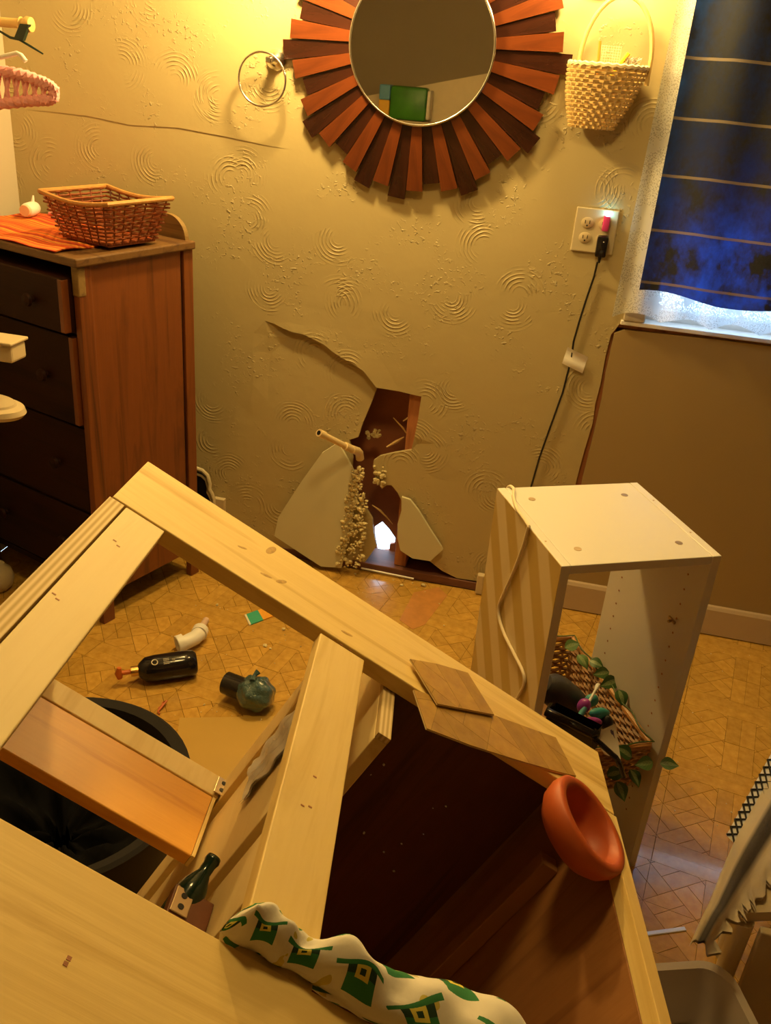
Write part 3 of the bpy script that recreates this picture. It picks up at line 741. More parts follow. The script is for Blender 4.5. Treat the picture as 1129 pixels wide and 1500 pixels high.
# rod for curtains
t = thing('curtain_rod', 'white curtain rod above the window', 'rod', (0.1, DW-0.055, 2.07))
part(t, 'rod', MB().tube([(0.0, 0, 0), (1.02, 0, 0)], 0.008, 10), M_['white'], True)
for x in (0.04, 0.98): part(t, 'rod_bracket', MB().box((x-0.01, -0.004, -0.012), (x+0.01, 0.05, 0.012), 0.002), M_['white'])
def curtain_mat():
    t = NT('navy_striped_sheer'); tc = t.n('ShaderNodeTexCoord'); sp = t.n('ShaderNodeSeparateXYZ'); t.l(tc.outputs['Object'], sp.inputs[0])
    zz = t.math('ADD', sp.outputs[2], t.math('MULTIPLY', t.noise(t.coords('Object', (3, 1, 0)), 2.0, 2), 0.012))
    st = t.math('FRACT', t.math('DIVIDE', t.math('SUBTRACT', zz, 1.083), 0.134))
    line = t.math('LESS_THAN', st, 0.05)
    nz = t.noise(t.coords('Object', (1, 1, 1)), 160, 2)
    patch = t.noise(t.coords('Object', (1, 1, 0.7)), 13, 5, 0.65)
    base = t.mix(nz, (0.006, 0.008, 0.016), (0.016, 0.020, 0.038))
    base = t.mix(t.math('MULTIPLY', line, 0.75), base, (0.30, 0.24, 0.17))
    t.set(base, 0.8); t.p.inputs['Sheen Weight'].default_value = 0.25; t.p.inputs['Sheen Tint'].default_value = (0.6, 0.65, 1, 1)
    tr = t.n('ShaderNodeBsdfTranslucent'); tr.inputs[0].default_value = (0.03, 0.14, 0.75, 1)
    ms = t.n('ShaderNodeMixShader')
    f_ = t.math('MULTIPLY', t.math('SUBTRACT', patch, 0.40), 1.6, clamp=True)
    t.l(t.math('MULTIPLY', f_, t.math('SUBTRACT', 1.0, t.math('MULTIPLY', line, 0.7))), ms.inputs[0])
    t.l(t.p.outputs[0], ms.inputs[1]); t.l(tr.outputs[0], ms.inputs[2]); t.l(ms.outputs[0], t.out.inputs[0]); return t.m
CY = DW-0.082
cx0 = WP(1020, 0, CY)[0]; cx1 = WP(936, 425, CY)[0]; cz1 = WP(936, 425, CY)[2]
def cur_fn(u, v):
    z = cz1 + (2.048-cz1)*v; x = cx1 + (cx0-cx1)*min(1, v*1.3) + 0.80*u
    f_ = math.sin(u*26+0.7*math.sin(v*3))*0.010*(0.5+0.6*v) + math.sin(u*11+1.0)*0.012
    return (x, CY-0.006+f_, z+0.006*math.sin(u*16)*(1-v) - 0.012*min(1, u*4)*(1-v))
mb = MB().grid(cur_fn, 90, 30); o = mb.build('navy_curtain', curtain_mat(), None, 'all'); tag(o, 'navy sheer curtain with thin tan stripes hanging over the window', 'curtain')
def lace_mat():
    t = NT('white_lace'); v = t.coords('Object', (1, 1, 1))
    vo = t.n('ShaderNodeTexVoronoi'); vo.inputs['Scale'].default_value = 240; t.l(v, vo.inputs['Vector'])
    mot = t.noise(v, 16, 2)
    solid = t.math('MAXIMUM', t.math('GREATER_THAN', vo.outputs[0], 0.42), t.math('GREATER_THAN', mot, 0.60))
    t.set((0.86, 0.84, 0.80), 0.8)
    tl = t.n('ShaderNodeBsdfTranslucent'); tl.inputs[0].default_value = (0.75, 0.82, 0.88, 1)
    m1 = t.n('ShaderNodeMixShader'); m1.inputs[0].default_value = 0.45; t.l(t.p.outputs[0], m1.inputs[1]); t.l(tl.outputs[0], m1.inputs[2])
    tp = t.n('ShaderNodeBsdfTransparent'); m2 = t.n('ShaderNodeMixShader'); t.l(t.math('MULTIPLY', t.math('SUBTRACT', 1.0, solid), 0.40), m2.inputs[0]); t.l(m1.outputs[0], m2.inputs[1]); t.l(tp.outputs[0], m2.inputs[2]); t.l(m2.outputs[0], t.out.inputs[0]); return t.m
def lace_fn(u, v):
    scal = 0.022*abs(math.sin(u*PI*7))
    z0 = 0.962 + 0.004 + scal*0.9; z = z0+(2.055-z0)*v
    f_ = 0.012*math.sin(u*60) + 0.006*math.sin(u*23+v*2)
    return (0.108+0.92*u+0.018*(v)*math.exp(-u*8), DW-0.030+f_*0.55, z)
mb = MB().grid(lace_fn, 150, 24); o = mb.build('lace_curtain', lace_mat(), None, 'all'); tag(o, 'white lace curtain with scalloped hem behind the navy curtain', 'curtain')

# ------------------------------------------------------------------ sunburst mirror
def sunburst():
    t = thing('sunburst_mirror', 'round wall mirror framed by wooden sunburst slats', 'mirror', (MC[0], DW-0.002, MC[1]))
    dk = wood('dark_walnut_slat', (0.042, 0.011, 0.005), (0.02, 0.006, 0.003), 0, rough=0.25, knots=False)
    md = wood('red_brown_slat', (0.165, 0.040, 0.010), (0.08, 0.019, 0.006), 0, rough=0.25, knots=False)
    N = 46; cyc = (0.383, 0.357, 0.338, 0.360)
    a0 = math.radians(-96.4)
    ms = {}
    for k in range(N):
        ln = cyc[k % 4]; key = k % 4
        if key not in ms:
            wi, wo = 0.0115, ln*math.tan(math.radians(360/N/2))*0.93
            th = 0.016 if k % 2 else 0.011
            mb = MB().add([(0.165, -wi, 0), (ln, -wo, 0), (ln, wo, 0), (0.165, wi, 0), (0.165, -wi, th), (ln, -wo, th), (ln, wo, th), (0.165, wi, th)],
                          [(0, 3, 2, 1), (4, 5, 6, 7), (0, 1, 5, 4), (1, 2, 6, 5), (2, 3, 7, 6), (3, 0, 4, 7)])
            p = part(t, 'slat', mb, md if k % 2 else dk); ms[key] = p.data
        else:
            p = bpy.data.objects.new('slat', ms[key]); COL.objects.link(p); p.parent = t
        a = a0 + 2*PI*k/N
        ex = Vector((math.cos(a), 0, math.sin(a))); ez = Vector((0, -1, 0)); ey = ez.cross(ex)
        p.matrix_local = Matrix.Translation((0, -0.045, 0)) @ Matrix((ex, ey, ez)).transposed().to_4x4() @ Matrix.Rotation(math.radians(6.0), 4, 'Y')
    T = Matrix.Rotation(PI/2, 4, 'X')
    gl = NT('mirror_silver').set((0.88, 0.87, 0.84), 0.012, 1.0).m
    part(t, 'mirror_glass', MB().lathe([(0, 0.0), (0.10, 0.0), (0.186, 0.045), (0.186, 0.052), (0, 0.052)], 96, T), gl)
    ring = MB().tube([(0.1885*math.cos(2*PI*i/96), -0.049, 0.1885*math.sin(2*PI*i/96)) for i in range(96)], 0.0035, 8, True)
    part(t, 'mirror_rim', ring, M_['chrome'], 'all')
sunburst()

# ------------------------------------------------------------------ towel ring
def towel_ring():
    c = WP(405, 88); t = thing('towel_ring', 'round chrome towel ring on the textured wall', 'towel ring', (c[0], DW-0.001, c[2]))
    T = Matrix.Rotation(PI/2, 4, 'X')
    part(t, 'mount', MB().lathe([(0, 0), (0.026, 0), (0.027, 0.004), (0.021, 0.012), (0.012, 0.02), (0.009, 0.05), (0, 0.052)], 28, T), M_['chrome'], True)
    part(t, 'ring_clip', MB().box((-0.012, -0.058, -0.008), (0.006, -0.040, 0.007), 0.003), M_['chrome'])
    cr = WP(384, 116, DW-0.05); cx, cz = cr[0]-c[0], cr[2]-c[2]
    part(t, 'ring', MB().tube([(cx+0.066*math.cos(2*PI*i/64), -0.049-0.012*(1-math.sin(2*PI*i/64))*0.2, cz+0.066*math.sin(2*PI*i/64)) for i in range(64)], 0.0033, 8, True), M_['chrome'], 'all')
towel_ring()

# ------------------------------------------------------------------ basket weaving
def weave(t, name, loop, levels, mat, r=0.003, amp=0.003, n=None, seg=None, sides=5):
    """loop(s, h) -> (point, outward) along the perimeter s in 0..1 at height h 0..1; levels rows; seg stakes"""
    mb = MB()
    for k in range(levels):
        h = (k+0.5)/levels; pts = []
        for i in range(seg*2):
            p, w = loop(i/(seg*2), h); sg = 1 if ((i//1) % 2 == 0) else -1
            if k % 2: sg = -sg
            pts.append(Vector(p)+Vector(w)*amp*sg)
        mb.tube(pts, r, sides, True)
    return part(t, name, mb, mat, True)
def stakes(t, name, loop, seg, mat, r=0.002):
    mb = MB()
    for i in range(seg):
        mb.tube([loop((i+0.5)/seg, h)[0] for h in (0, 0.33, 0.66, 1)], r, 5)
    return part(t, name, mb, mat, True)
M_['straw'] = plain('straw_wicker', (0.62, 0.43, 0.17), 0.6, var=0.3, nscale=60)
M_['straw_light'] = plain('pale_straw_braid', (0.76, 0.62, 0.38), 0.65, var=0.25, nscale=80)
M_['cane'] = plain('cane_handle', (0.78, 0.54, 0.20), 0.45, var=0.1)
M_['wicker_red'] = plain('red_brown_wicker', (0.21, 0.045, 0.012), 0.35, var=0.4, nscale=70)
M_['wicker_rim'] = plain('tan_wicker_rim', (0.50, 0.24, 0.07), 0.4, var=0.3, nscale=60)
M_['wicker_brown'] = plain('brown_twig_wicker', (0.34, 0.17, 0.055), 0.5, var=0.45, nscale=60)
def wall_basket():
    yb = DW-0.004; c = WP(888, 98, DW-0.06); zt = c[2]+0.002; zb = WP(865, 189, DW-0.05)[2]
    cx = c[0]+0.004; t = thing('hanging_basket', 'pale straw wall basket with tall arched handle', 'basket', (cx, yb, zb))
    H = zt-zb
    def loop(s, h):
        wd_ = 0.052+0.043*h + 0.006*math.sin(h*PI); dp = 0.045+0.045*h; sh = -0.018*(1-h)
        a = 2*PI*s; x = wd_*math.cos(a); y = -dp*0.5 + dp*0.5*math.sin(a)
        return (x+sh, y-0.003, h*H), (math.cos(a), math.sin(a), 0)
    weave(t, 'woven_body', loop, 15, M_['straw'], 0.0046, 0.0028, seg=22)
    stakes(t, 'stakes', loop, 22, M_['straw_light'], 0.002)
    part(t, 'rim_braid', MB().tube([Vector(loop(i/60, 1)[0])+Vector((0, 0, 0.003*(i % 2))) for i in range(60)], 0.0058, 6, True), M_['straw_light'], True)
    part(t, 'base', MB().prism([loop(i/30, 0.0)[0][:2] for i in range(30)], 0.0, 0.004), M_['straw'])
    part(t, 'handle', MB().tube([(0.014+0.086*math.cos(PI*i/28), -0.045, H*0.75+0.0+(0.045 if 0 < i < 28 else 0)+0.145*math.sin(PI*i/28)) for i in range(29)], 0.0055, 8), M_['cane'], True)
    def stick(nm, pa, pb, mat, r, label, cat):
        a = WP(*pa, yb-0.045); b_ = WP(*pb, yb-0.050)
        o = MB().tube([a, b_], r, 6).build(nm, mat); tag(o, label, cat)
    stick('orange_pencil', (874, 110), (879, 60), plain('orange_lacquer', (0.80, 0.32, 0.05), 0.4), 0.0035, 'orange pencil standing in the straw wall basket', 'pencil')
    stick('yellow_comb_handle', (895, 112), (921, 78), plain('yellow_plastic', (0.80, 0.58, 0.04), 0.4), 0.005, 'yellow plastic handle sticking out of the straw wall basket', 'handle')
    mb = MB(); rr = random.Random(11); cc = WP(926, 95, yb-0.045)
    for i in range(40):
        th = rr.uniform(0, 2*PI); mb.tube([(cc[0]+0.012*math.cos(th)+0.004*k*rr.uniform(-1, 1), cc[1]+0.012*math.sin(th), cc[2]-0.01+0.008*k+rr.uniform(-.004, .004)) for k in range(4)], 0.0008, 4)
    o = part(None, 'scrubber', mb, plain('grey_wire', (0.45, 0.42, 0.38), 0.4, 0.6)); tag(o, 'grey wire scrubber lying in the straw wall basket', 'scrubber')
    mb = MB(); cc = WP(893, 84, yb-0.040)
    for i in range(9):
        for (dx, dz) in ((1, 0), (0, 1)):
            k = (i-4)*0.006
            a = (cc[0]+(k if dz else -0.022), cc[1], cc[2]+(k if dx else -0.022)); b_ = (cc[0]+(k if dz else 0.022), cc[1], cc[2]+(k if dx else 0.026)); mb.tube([a, b_], 0.0006, 4)
    o = part(None, 'hair_net', mb, plain('pale_net', (0.70, 0.62, 0.48), 0.7)); tag(o, 'pale mesh net rising from the straw wall basket', 'net')
wall_basket()

# ------------------------------------------------------------------ outlet, plug, cord
def outlet():
    c = WP(871, 338); t = thing('outlet_plate', 'ivory double wall outlet plate beside the window', 'outlet', (c[0], DW-0.001, c[2]))
    part(t, 'plate', MB().box((-0.057, -0.006, -0.058), (0.057, 0, 0.058), 0.003), M_['ivory'])
    for x in (-0.023, 0.023):
        for z in (0.0195, -0.0195):
            r = part(t, 'receptacle', MB().lathe([(0, 0), (0.0165, 0), (0.0165, 0.002), (0.0155, 0.0026), (0, 0.0026)], 24, Matrix.Translation((x, -0.006, z)) @ Matrix.Rotation(PI/2, 4, 'X'), 1.0, 0.86), M_['cream'], True)
            for dx in (-0.006, 0.006): part(r, 'slot', MB().box((x+dx-0.001, -0.0092, z-0.002), (x+dx+0.001, -0.0086, z+0.007)), M_['black'])
            part(r, 'ground_hole', MB().lathe([(0, 0), (0.0024, 0), (0.0024, 0.0008), (0, 0.0008)], 10, Matrix.Translation((x, -0.0086, z-0.007)) @ Matrix.Rotation(PI/2, 4, 'X')), M_['black'])
    a = thing('power_adapter', 'black power adapter plugged into the lower right socket', 'adapter', (c[0]+0.025, DW-0.010, c[2]-0.026))
    part(a, 'adapter_body', MB().box((-0.015, -0.036, -0.036), (0.015, 0, 0.020), 0.006), M_['blackgloss'], True)
    part(a, 'strain_relief', MB().tube([(0, -0.020, -0.034), (0, -0.020, -0.052)], [0.006, 0.003], 8), M_['black'], True)
    part(a, 'indicator', MB().lathe([(0, 0), (0.0015, 0), (0.0015, 0.001), (0, 0.001)], 8, Matrix.Translation((0.003, -0.036, 0.006)) @ Matrix.Rotation(PI/2, 4, 'X')), M_['white'])
    u = thing('night_light', 'pink plug with a glowing cyan tip in the upper right socket', 'night light', (c[0]+0.026, DW-0.010, c[2]+0.026))
    part(u, 'plug_body', MB().box((-0.009, -0.018, -0.022), (0.009, 0, 0.018), 0.004), plain('pink_plastic', (0.70, 0.06, 0.30), 0.3), True)
    e = NT('cyan_led'); e.p.inputs['Emission Color'].default_value = (0.25, 0.80, 1.0, 1); e.p.inputs['Emission Strength'].default_value = 60
    part(u, 'led', MB().lathe([(0, 0), (0.004, 0.001), (0.004, 0.005), (0, 0.008)], 12, Matrix.Translation((0.002, -0.010, 0.018))), e.m, True)
    pts = [WP(px, py, DW-0.028 if i == 0 else DW-0.008) for i, (px, py) in enumerate([(875, 384), (870, 405), (858, 440), (848, 472), (840, 500), (836, 528), (824, 575), (806, 625), (790, 670), (778, 712), (768, 760), (762, 800)])]
    cd_ = [Vector(p) for p in pts] + [Vector((pts[-1][0]-0.01, DW-0.03, 0.12)), Vector((pts[-1][0]-0.01, DW-0.08, 0.006)), Vector((pts[-1][0]+0.05, DW-0.3, 0.005))]
    o = MB().tube(cd_, 0.0028, 6).build('extension_wire', M_['black'], None, True); tag(o, 'thin black cord running down the wall from the adapter', 'cord')
    p = WP(842, 528, DW-0.013)
    def tp(u, v):
        return (p[0]+(u-0.5)*0.062+0.008*(v-0.5), DW-0.0125+0.006*abs(u-0.35)-0.003*math.sin(v*7), p[2]+(v-0.5)*0.05-(u-.5)*0.022)
    mb = MB().grid(tp, 9, 6); mb.uv = None; mb.add([(a_[0], a_[1]+0.0008, a_[2]) for a_ in mb.v], mb.f)
    o = mb.build('tape_strip', plain('white_tape', (0.82, 0.78, 0.72), 0.25, var=0.1), None, True); tag(o, 'piece of white tape holding the black cord to the wall', 'tape')
outlet()
# pipe stub
def pipe():
    e = WP(523, 662, DW-0.03); tip = WP(467, 634, DW-0.17)
    t = thing('water_pipe', 'beige plastic water pipe stub sticking out of the wall hole', 'pipe', tuple(e))
    d = Vector(tip-e); n_ = d.normalized()
    part(t, 'elbow', MB().tube([(0.004, 0.03, -0.035), (0.002, 0.022, -0.012), (0, 0.006, 0), tuple(n_*0.03)], 0.0135, 12), M_['pipe'], True)
    part(t, 'coupling', MB().tube([tuple(n_*0.028), tuple(n_*0.065)], 0.0125, 14), M_['pipe'], True)
    part(t, 'tube', MB().tube([tuple(n_*0.06), tuple(d)], 0.0095, 14), M_['pipe'], True)
    part(t, 'cap', MB().tube([tuple(d*0.86), tuple(d*1.0)], 0.0118, 14), M_['pipe'], True)
    part(t, 'pipe_mouth', MB().tube([tuple(d*1.0), tuple(d*1.006)], 0.007, 14), M_['black'])
pipe()

# ------------------------------------------------------------------ white shelf unit
SA = 0.4737; SO = np.array([0.0544, 1.3995, 0.0]); SU = np.array([math.cos(SA), math.sin(SA), 0]); SV = np.array([-math.sin(SA), math.cos(SA), 0])
SWd, SDp, SHt, TH = 0.3196, 0.3184, 0.7926, 0.018
def SL(px, py, ax, val):                  # point of a shelf plane, shelf coordinates
    n_ = (SU, SV, np.array([0, 0, 1.0]))[ax]; p = on_plane(px, py, n_, SO+n_*val); d = p-SO
    return np.array([d@SU, d@SV, d[2]])
def SWD(L): return SO+SU*L[0]+SV*L[1]+np.array([0, 0, L[2]])
SROT = Matrix.Rotation(SA, 3, 'Z')
shelf = thing('shelf_unit', 'white open shelf unit standing on the floor behind the cabinet', 'shelf unit', tuple(SO), SROT)
def sp_(nm, lo, hi, mt='white_lam', bev=0.0012, label=None): return part(shelf, nm, MB().box(lo, hi, bev), M_[mt], label=label)
lp_ = sp_('side_panel', (0.0008, 0, 0), (TH, SDp, SHt))
part(lp_, 'striped_face', MB().box((0, 0.0008, 0.0008), (0.00075, SDp-0.0008, SHt-0.0012)), M_['stripe_bands'], label='tan diagonal-striped outer face')
rp = sp_('side_panel', (SWd-TH, 0, 0), (SWd, SDp, SHt))
tp_ = sp_('top_panel', (TH+0.0006, 0.0005, SHt-TH), (SWd-TH-0.0006, SDp, SHt-0.0004))
sp_('bottom_panel', (TH+0.0006, 0.0005, 0.0), (SWd-TH-0.0006, SDp, TH))
sp_('shelf_board', (TH+0.0006, 0.06, 0.182), (SWd-TH-0.0006, SDp, 0.198))
for px, py in [(779, 731), (914.5, 725), (846, 804), (994, 795)]:
    c = SL(px, py, 2, SHt); k = part(tp_, 'cam_cap', MB().lathe([(0, 0), (0.0072, 0), (0.0072, 0.0008), (0, 0.0008)], 16, Matrix.Translation((c[0], c[1], SHt-0.0004))), M_['steel'])
for px, py in [(799, 793), (957, 733), (1011, 780)]:
    c = SL(px, py, 2, SHt); part(tp_, 'screw_hole', MB().lathe([(0, 0), (0.0022, 0), (0.0022, 0.0006), (0, 0.0006)], 10, Matrix.Translation((c[0], c[1], SHt))), M_['steel'])
for v_ in (0.055, 0.268):
    for k in range(19):
        z = 0.722-k*0.0335
        if z < 0.09: break
        part(rp, 'peg_hole', MB().lathe([(0, 0), (0.0022, 0), (0.0022, 0.0006), (0, 0.0006)], 8, Matrix.Translation((SWd-TH-0.0004, v_, z)) @ Matrix.Rotation(-PI/2, 4, 'Y')), M_['stud'])
c = SL(985, 908, 0, SWd-TH); part(rp, 'shelf_pin', MB().tube([(SWd-TH, c[1], c[2]), (SWd-TH-0.012, c[1]-0.004, c[2])], 0.003, 8).box((SWd-TH-0.004, c[1]-0.011, c[2]-0.003), (SWd-TH, c[1]+0.011, c[2]+0.003)), M_['steel'])
# white cable over the shelf
pts = [SL(px, py, 2, SHt+0.004) for px, py in [(752, 716), (752, 728), (757, 745), (766, 758), (774, 770)]]
pts += [np.array([-0.004, pts[-1][1]-0.002, SHt-0.001])] + [SL(px, py, 0, -0.004) for px, py in [(767, 797), (755, 830), (741, 862), (731, 886), (731, 905), (739, 930), (753, 958), (766, 985), (767, 1003), (759, 1020), (748, 1045)]]
e_ = pts[-1]; pts = [np.array([pts[0][0]-0.01, SDp+0.006, SHt-0.06]), np.array([pts[0][0]-0.004, SDp+0.005, SHt-0.004])] + pts + [np.array([-0.006, e_[1]-0.02, 0.2]), np.array([-0.008, e_[1]-0.02, 0.02])]
def smooth_path(P, k=6):
    P = [Vector(p) for p in P]; out = []
    for i in range(len(P)-1):
        a, b_, c_, d_ = P[max(i-1, 0)], P[i], P[i+1], P[min(i+2, len(P)-1)]
        for j in range(k):
            t = j/k; out.append(0.5*((2*b_)+(c_-a)*t+(2*a-5*b_+4*c_-d_)*t*t+(3*b_-a-3*c_+d_)*t*t*t))
    return out+[P[-1]]
mb = MB().tube(smooth_path(pts), 0.0034, 8); o = mb.build('white_cable', plain('cream_cable', (0.74, 0.64, 0.46), 0.5), None, True); o.location = tuple(SO); o.rotation_euler = (0, 0, SA)
tag(o, 'cream cable draped over the striped side of the white shelf unit', 'cable')

# ------------------------------------------------------------------ twig basket in the shelf unit, ivy, toiletries
tw = thing('twig_basket', 'brown twig basket pushed through the white shelf unit', 'basket', tuple(SWD((0, 0, 0.199))), SROT)
BU0, BU1, BV0, BV1, BH = 0.045, 0.288, 0.012, 0.40, 0.135
def tloop(s, h):
    fl_ = 0.030*(1-h); u0, u1, v0, v1 = BU0+fl_, BU1-fl_*0.4, BV0+fl_, BV1-fl_
    per = 2*((u1-u0)+(v1-v0)); d = s*per; a_, b_ = u1-u0, v1-v0
    if d < a_: p, w = (u0+d, v0), (0, -1)
    elif d < a_+b_: p, w = (u1, v0+d-a_), (1, 0)
    elif d < 2*a_+b_: p, w = (u1-(d-a_-b_), v1), (0, 1)
    else: p, w = (u0, v1-(d-2*a_-b_)), (-1, 0)
    return (p[0], p[1], 0.006+h*BH), (w[0], w[1], 0)
weave(tw, 'woven_body', tloop, 13, M_['wicker_brown'], 0.0045, 0.0028, seg=34)
stakes(tw, 'stakes', tloop, 34, M_['wicker_rim'], 0.0032)
part(tw, 'rim', MB().tube([tloop(i/80, 1.0)[0] for i in range(80)], 0.0065, 8, True), M_['wicker_rim'], True)
part(tw, 'base', MB().box((BU0+0.03, BV0+0.03, 0.0), (BU1-0.012, BV1-0.03, 0.008), 0.002), M_['wicker_brown'])
M_['leaf'] = None
def leafmat():
    t = NT('variegated_leaf'); u = t.n('ShaderNodeTexCoord'); sp = t.n('ShaderNodeSeparateXYZ'); t.l(u.outputs['UV'], sp.inputs[0])
    d = t.math('ABSOLUTE', t.math('SUBTRACT', sp.outputs[1], 0.5))
    vein = t.math('FRACT', t.math('ADD', t.math('MULTIPLY', sp.outputs[0], 6.0), t.math('MULTIPLY', d, -5.0)))
    v2 = t.math('LESS_THAN', vein, 0.18)
    ob = t.n('ShaderNodeObjectInfo')
    base = t.mix(ob.outputs['Random'], (0.035, 0.10, 0.018), (0.13, 0.24, 0.07))
    c = t.mix(t.math('MULTIPLY', t.math('LESS_THAN', d, 0.16), 0.45), base, (0.42, 0.50, 0.24))
    c = t.mix(t.math('MULTIPLY', v2, 0.45), c, (0.02, 0.06, 0.012)); t.set(c, 0.45); return t.m
LM = leafmat()
ivy = thing('ivy_garland', 'artificial ivy vine with variegated leaves twisted round the twig basket rim', 'plant', tuple(SWD((0.28, 0.2, 0.345))), SROT)
OFF = np.array([0.28, 0.2, 0.345])
def leaf_mesh(L, Wd):
    def fn(u, v):
        w = math.sin(PI*min(1, u*1.02)**0.8)*(1-u*0.25)
        x = L*u; y = Wd*(v-0.5)*w
        return (x, y, 0.10*L*math.sin(u*PI)-abs(v-0.5)*0.18*Wd*w*-1)
    mb = MB().grid(fn, 9, 7); k = len(mb.v); uv = list(mb.uv)
    mb.add([(a_[0], a_[1], a_[2]-0.0007) for a_ in mb.v[:k]], [f[::-1] for f in list(mb.f)]); mb.uv = uv+uv
    return mb
lm0 = None
leaves = [(836, 946, .42, 20), (852, 968, .40, -70), (879, 956, .36, 30), (872, 972, .36, -40), (898, 968, .34, -50), (882, 986, .33, 190), (906, 990, .33, -60), (893, 1000, .34, 200), (909, 1021, .32, -80), (924, 1016, .31, -60), (914, 1103, .30, 150), (945, 1118, .29, 190), (928, 1138, .26, -80), (978, 1120, .29, -10), (899, 1134, .25, 20), (908, 1157, .22, -75)]
rr = random.Random(21); vine = []
for (px, py, vv, ang) in leaves:
    z = 0.352+rr.uniform(-.004, .012)
    if py > 1095: p = SL(px, py, 1, -0.010 - rr.uniform(0, .012))
    else: p = SL(px, py, 2, z)
    a = math.radians(ang)
    d = (RC[:, 0]*math.cos(a) - RC[:, 1]*math.sin(a)*1.0); nrm = -RC[:, 2]*0.8+np.array([0, 0, 0.6])+np.array([rr.uniform(-.3, .3), rr.uniform(-.3, .3), 0])
    zc = Vector(nrm).normalized(); xc = Vector(d); xc = (xc-zc*xc.dot(zc)).normalized(); yc = zc.cross(xc)
    Rw = Matrix((xc, yc, zc)).transposed(); Rl = SROT.transposed() @ Rw
    if lm0 is None: ob = part(ivy, 'leaf', leaf_mesh(0.041, 0.033), LM, 'all'); lm0 = ob.data
    else: ob = bpy.data.objects.new('leaf', lm0); COL.objects.link(ob); ob.parent = ivy
    sc_ = rr.uniform(0.85, 1.15); M = Rl.to_4x4() @ Matrix.Diagonal((sc_, sc_, sc_, 1)); q = p-OFF; M.translation = Vector(q) - (Rl @ Vector((0.017*sc_, 0, 0)))
    ob.matrix_local = M
vp_ = [tloop(s_, 1.0)[0] for s_ in np.linspace(0.02, 0.66, 60)]
part(ivy, 'vine', MB().tube([(p[0]-OFF[0]+0.004*math.sin(i*0.9), p[1]-OFF[1]+0.004*math.cos(i*0.9), 0.199+p[2]+0.009-OFF[2]) for i, p in enumerate(vp_)], 0.0016, 6), plain('vine_stem', (0.07, 0.13, 0.03), 0.6), True)
# items in the basket
def inb(px, py, z): p = FP(px, py, z); return Vector(p)
t = thing('hair_dryer', 'matte black hair dryer lying in the twig basket', 'hair dryer', tuple(inb(822, 1018, 0.36)))
MBk = frame_of((0, 0, 0), Vector((0.75, 0.25, -0.55)), (0, 0, 1))
part(t, 'barrel', MB().lathe([(0, -0.055), (0.022, -0.052), (0.034, -0.035), (0.037, -0.01), (0.033, 0.03), (0.026, 0.06), (0.024, 0.062), (0.0, 0.05)], 28, MBk), M_['darkgrey'], True)
part(t, 'handle', MB().tube([(0.0, -0.01, -0.01), (0.03, 0.04, -0.05), (0.05, 0.07, -0.10)], [0.018, 0.015, 0.014], 12), M_['black'], True)
tr = [inb(*p, 0.43) for p in [(797, 1044), (868, 1078), (838, 1024), (805, 1012)]]
a_, b_, c_ = inb(801, 1043, 0.425), inb(869, 1077, 0.425), inb(843, 1026, 0.425)
t = thing('black_caddy', 'black plastic caddy with a thick rim resting on the twig basket', 'caddy', tuple(a_))
u_ = b_-a_; v_ = inb(838, 1018, 0.425)-inb(812, 1040, 0.425); v_ = (v_-u_*(v_.dot(u_)/u_.length_squared)).normalized()*0.040
cor = [Vector((0, 0, 0)), u_, u_+v_, v_]
part(t, 'rim', MB().tube([cor[3]*0.55, cor[0], cor[1], cor[1]+v_*0.25], 0.0095, 10), M_['blackgloss'], True)
dn = Vector((0, 0, -0.055))
part(t, 'body', MB().add([tuple(p) for p in cor]+[tuple(p+dn) for p in cor], [(0, 1, 5, 4), (1, 2, 6, 5), (2, 3, 7, 6), (3, 0, 4, 7), (4, 5, 6, 7)]), M_['black'])
o = MB().tube([inb(866, 1078, 0.41), inb(880, 1090, 0.40), inb(902, 1110, 0.385), inb(907, 1118, 0.37), inb(913, 1137, 0.33)], 0.0055, 10).build('styling_wand', M_['blackgloss'], None, True); tag(o, 'slim glossy black styling wand poking over the twig basket edge', 'wand')
def blob(nm, px, py, z, r, col, label, cat, el=(1, 1, 1)):
    c = inb(px, py, z); mb = MB().lathe([(r*math.sin(PI*i/10), -r*math.cos(PI*i/10)) for i in range(11)], 18, Matrix.Diagonal((*el, 1)))
    o = mb.build(nm, plain(nm+'_plastic', col, 0.35), None, 'all'); o.location = c; o.rotation_euler = (0.3, 0.2, 0.6); tag(o, label, cat)
blob('purple_razor', 866, 1058, 0.40, 0.014, (0.46, 0.05, 0.50), 'purple plastic razor handle below the toothbrush in the twig basket', 'razor', (1.9, 0.75, 0.7))
blob('purple_jar', 855, 1034, 0.395, 0.013, (0.42, 0.06, 0.46), 'purple jar behind the toothbrush in the twig basket', 'jar', (1, 1.1, 1.4))
blob('teal_tube', 878, 1045, 0.39, 0.015, (0.05, 0.36, 0.38), 'teal tube next to the toothbrush in the twig basket', 'tube', (1.7, 0.8, 0.8))
blob('teal_bottle', 866, 1026, 0.375, 0.013, (0.08, 0.40, 0.42), 'small teal bottle behind the purple jar in the twig basket', 'bottle', (1.2, 1.0, 1.2))
blob('black_jar', 887, 1058, 0.375, 0.014, (0.01, 0.01, 0.012), 'small round black jar beside the teal tube in the twig basket', 'jar', (1, 1.2, 1.2))
t = thing('toothbrush', 'white and teal toothbrush lying across the twig basket contents', 'toothbrush', tuple(inb(862, 1030, 0.40)))
A_, B_ = inb(845, 1054, 0.395)-inb(862, 1030, 0.40), inb(876, 1003, 0.405)-inb(862, 1030, 0.40)
part(t, 'handle', MB().tube([A_*0.15, B_*0.7, B_*0.86, B_], [0.0032, 0.0028, 0.0052, 0.0045], 10), M_['white'], True)
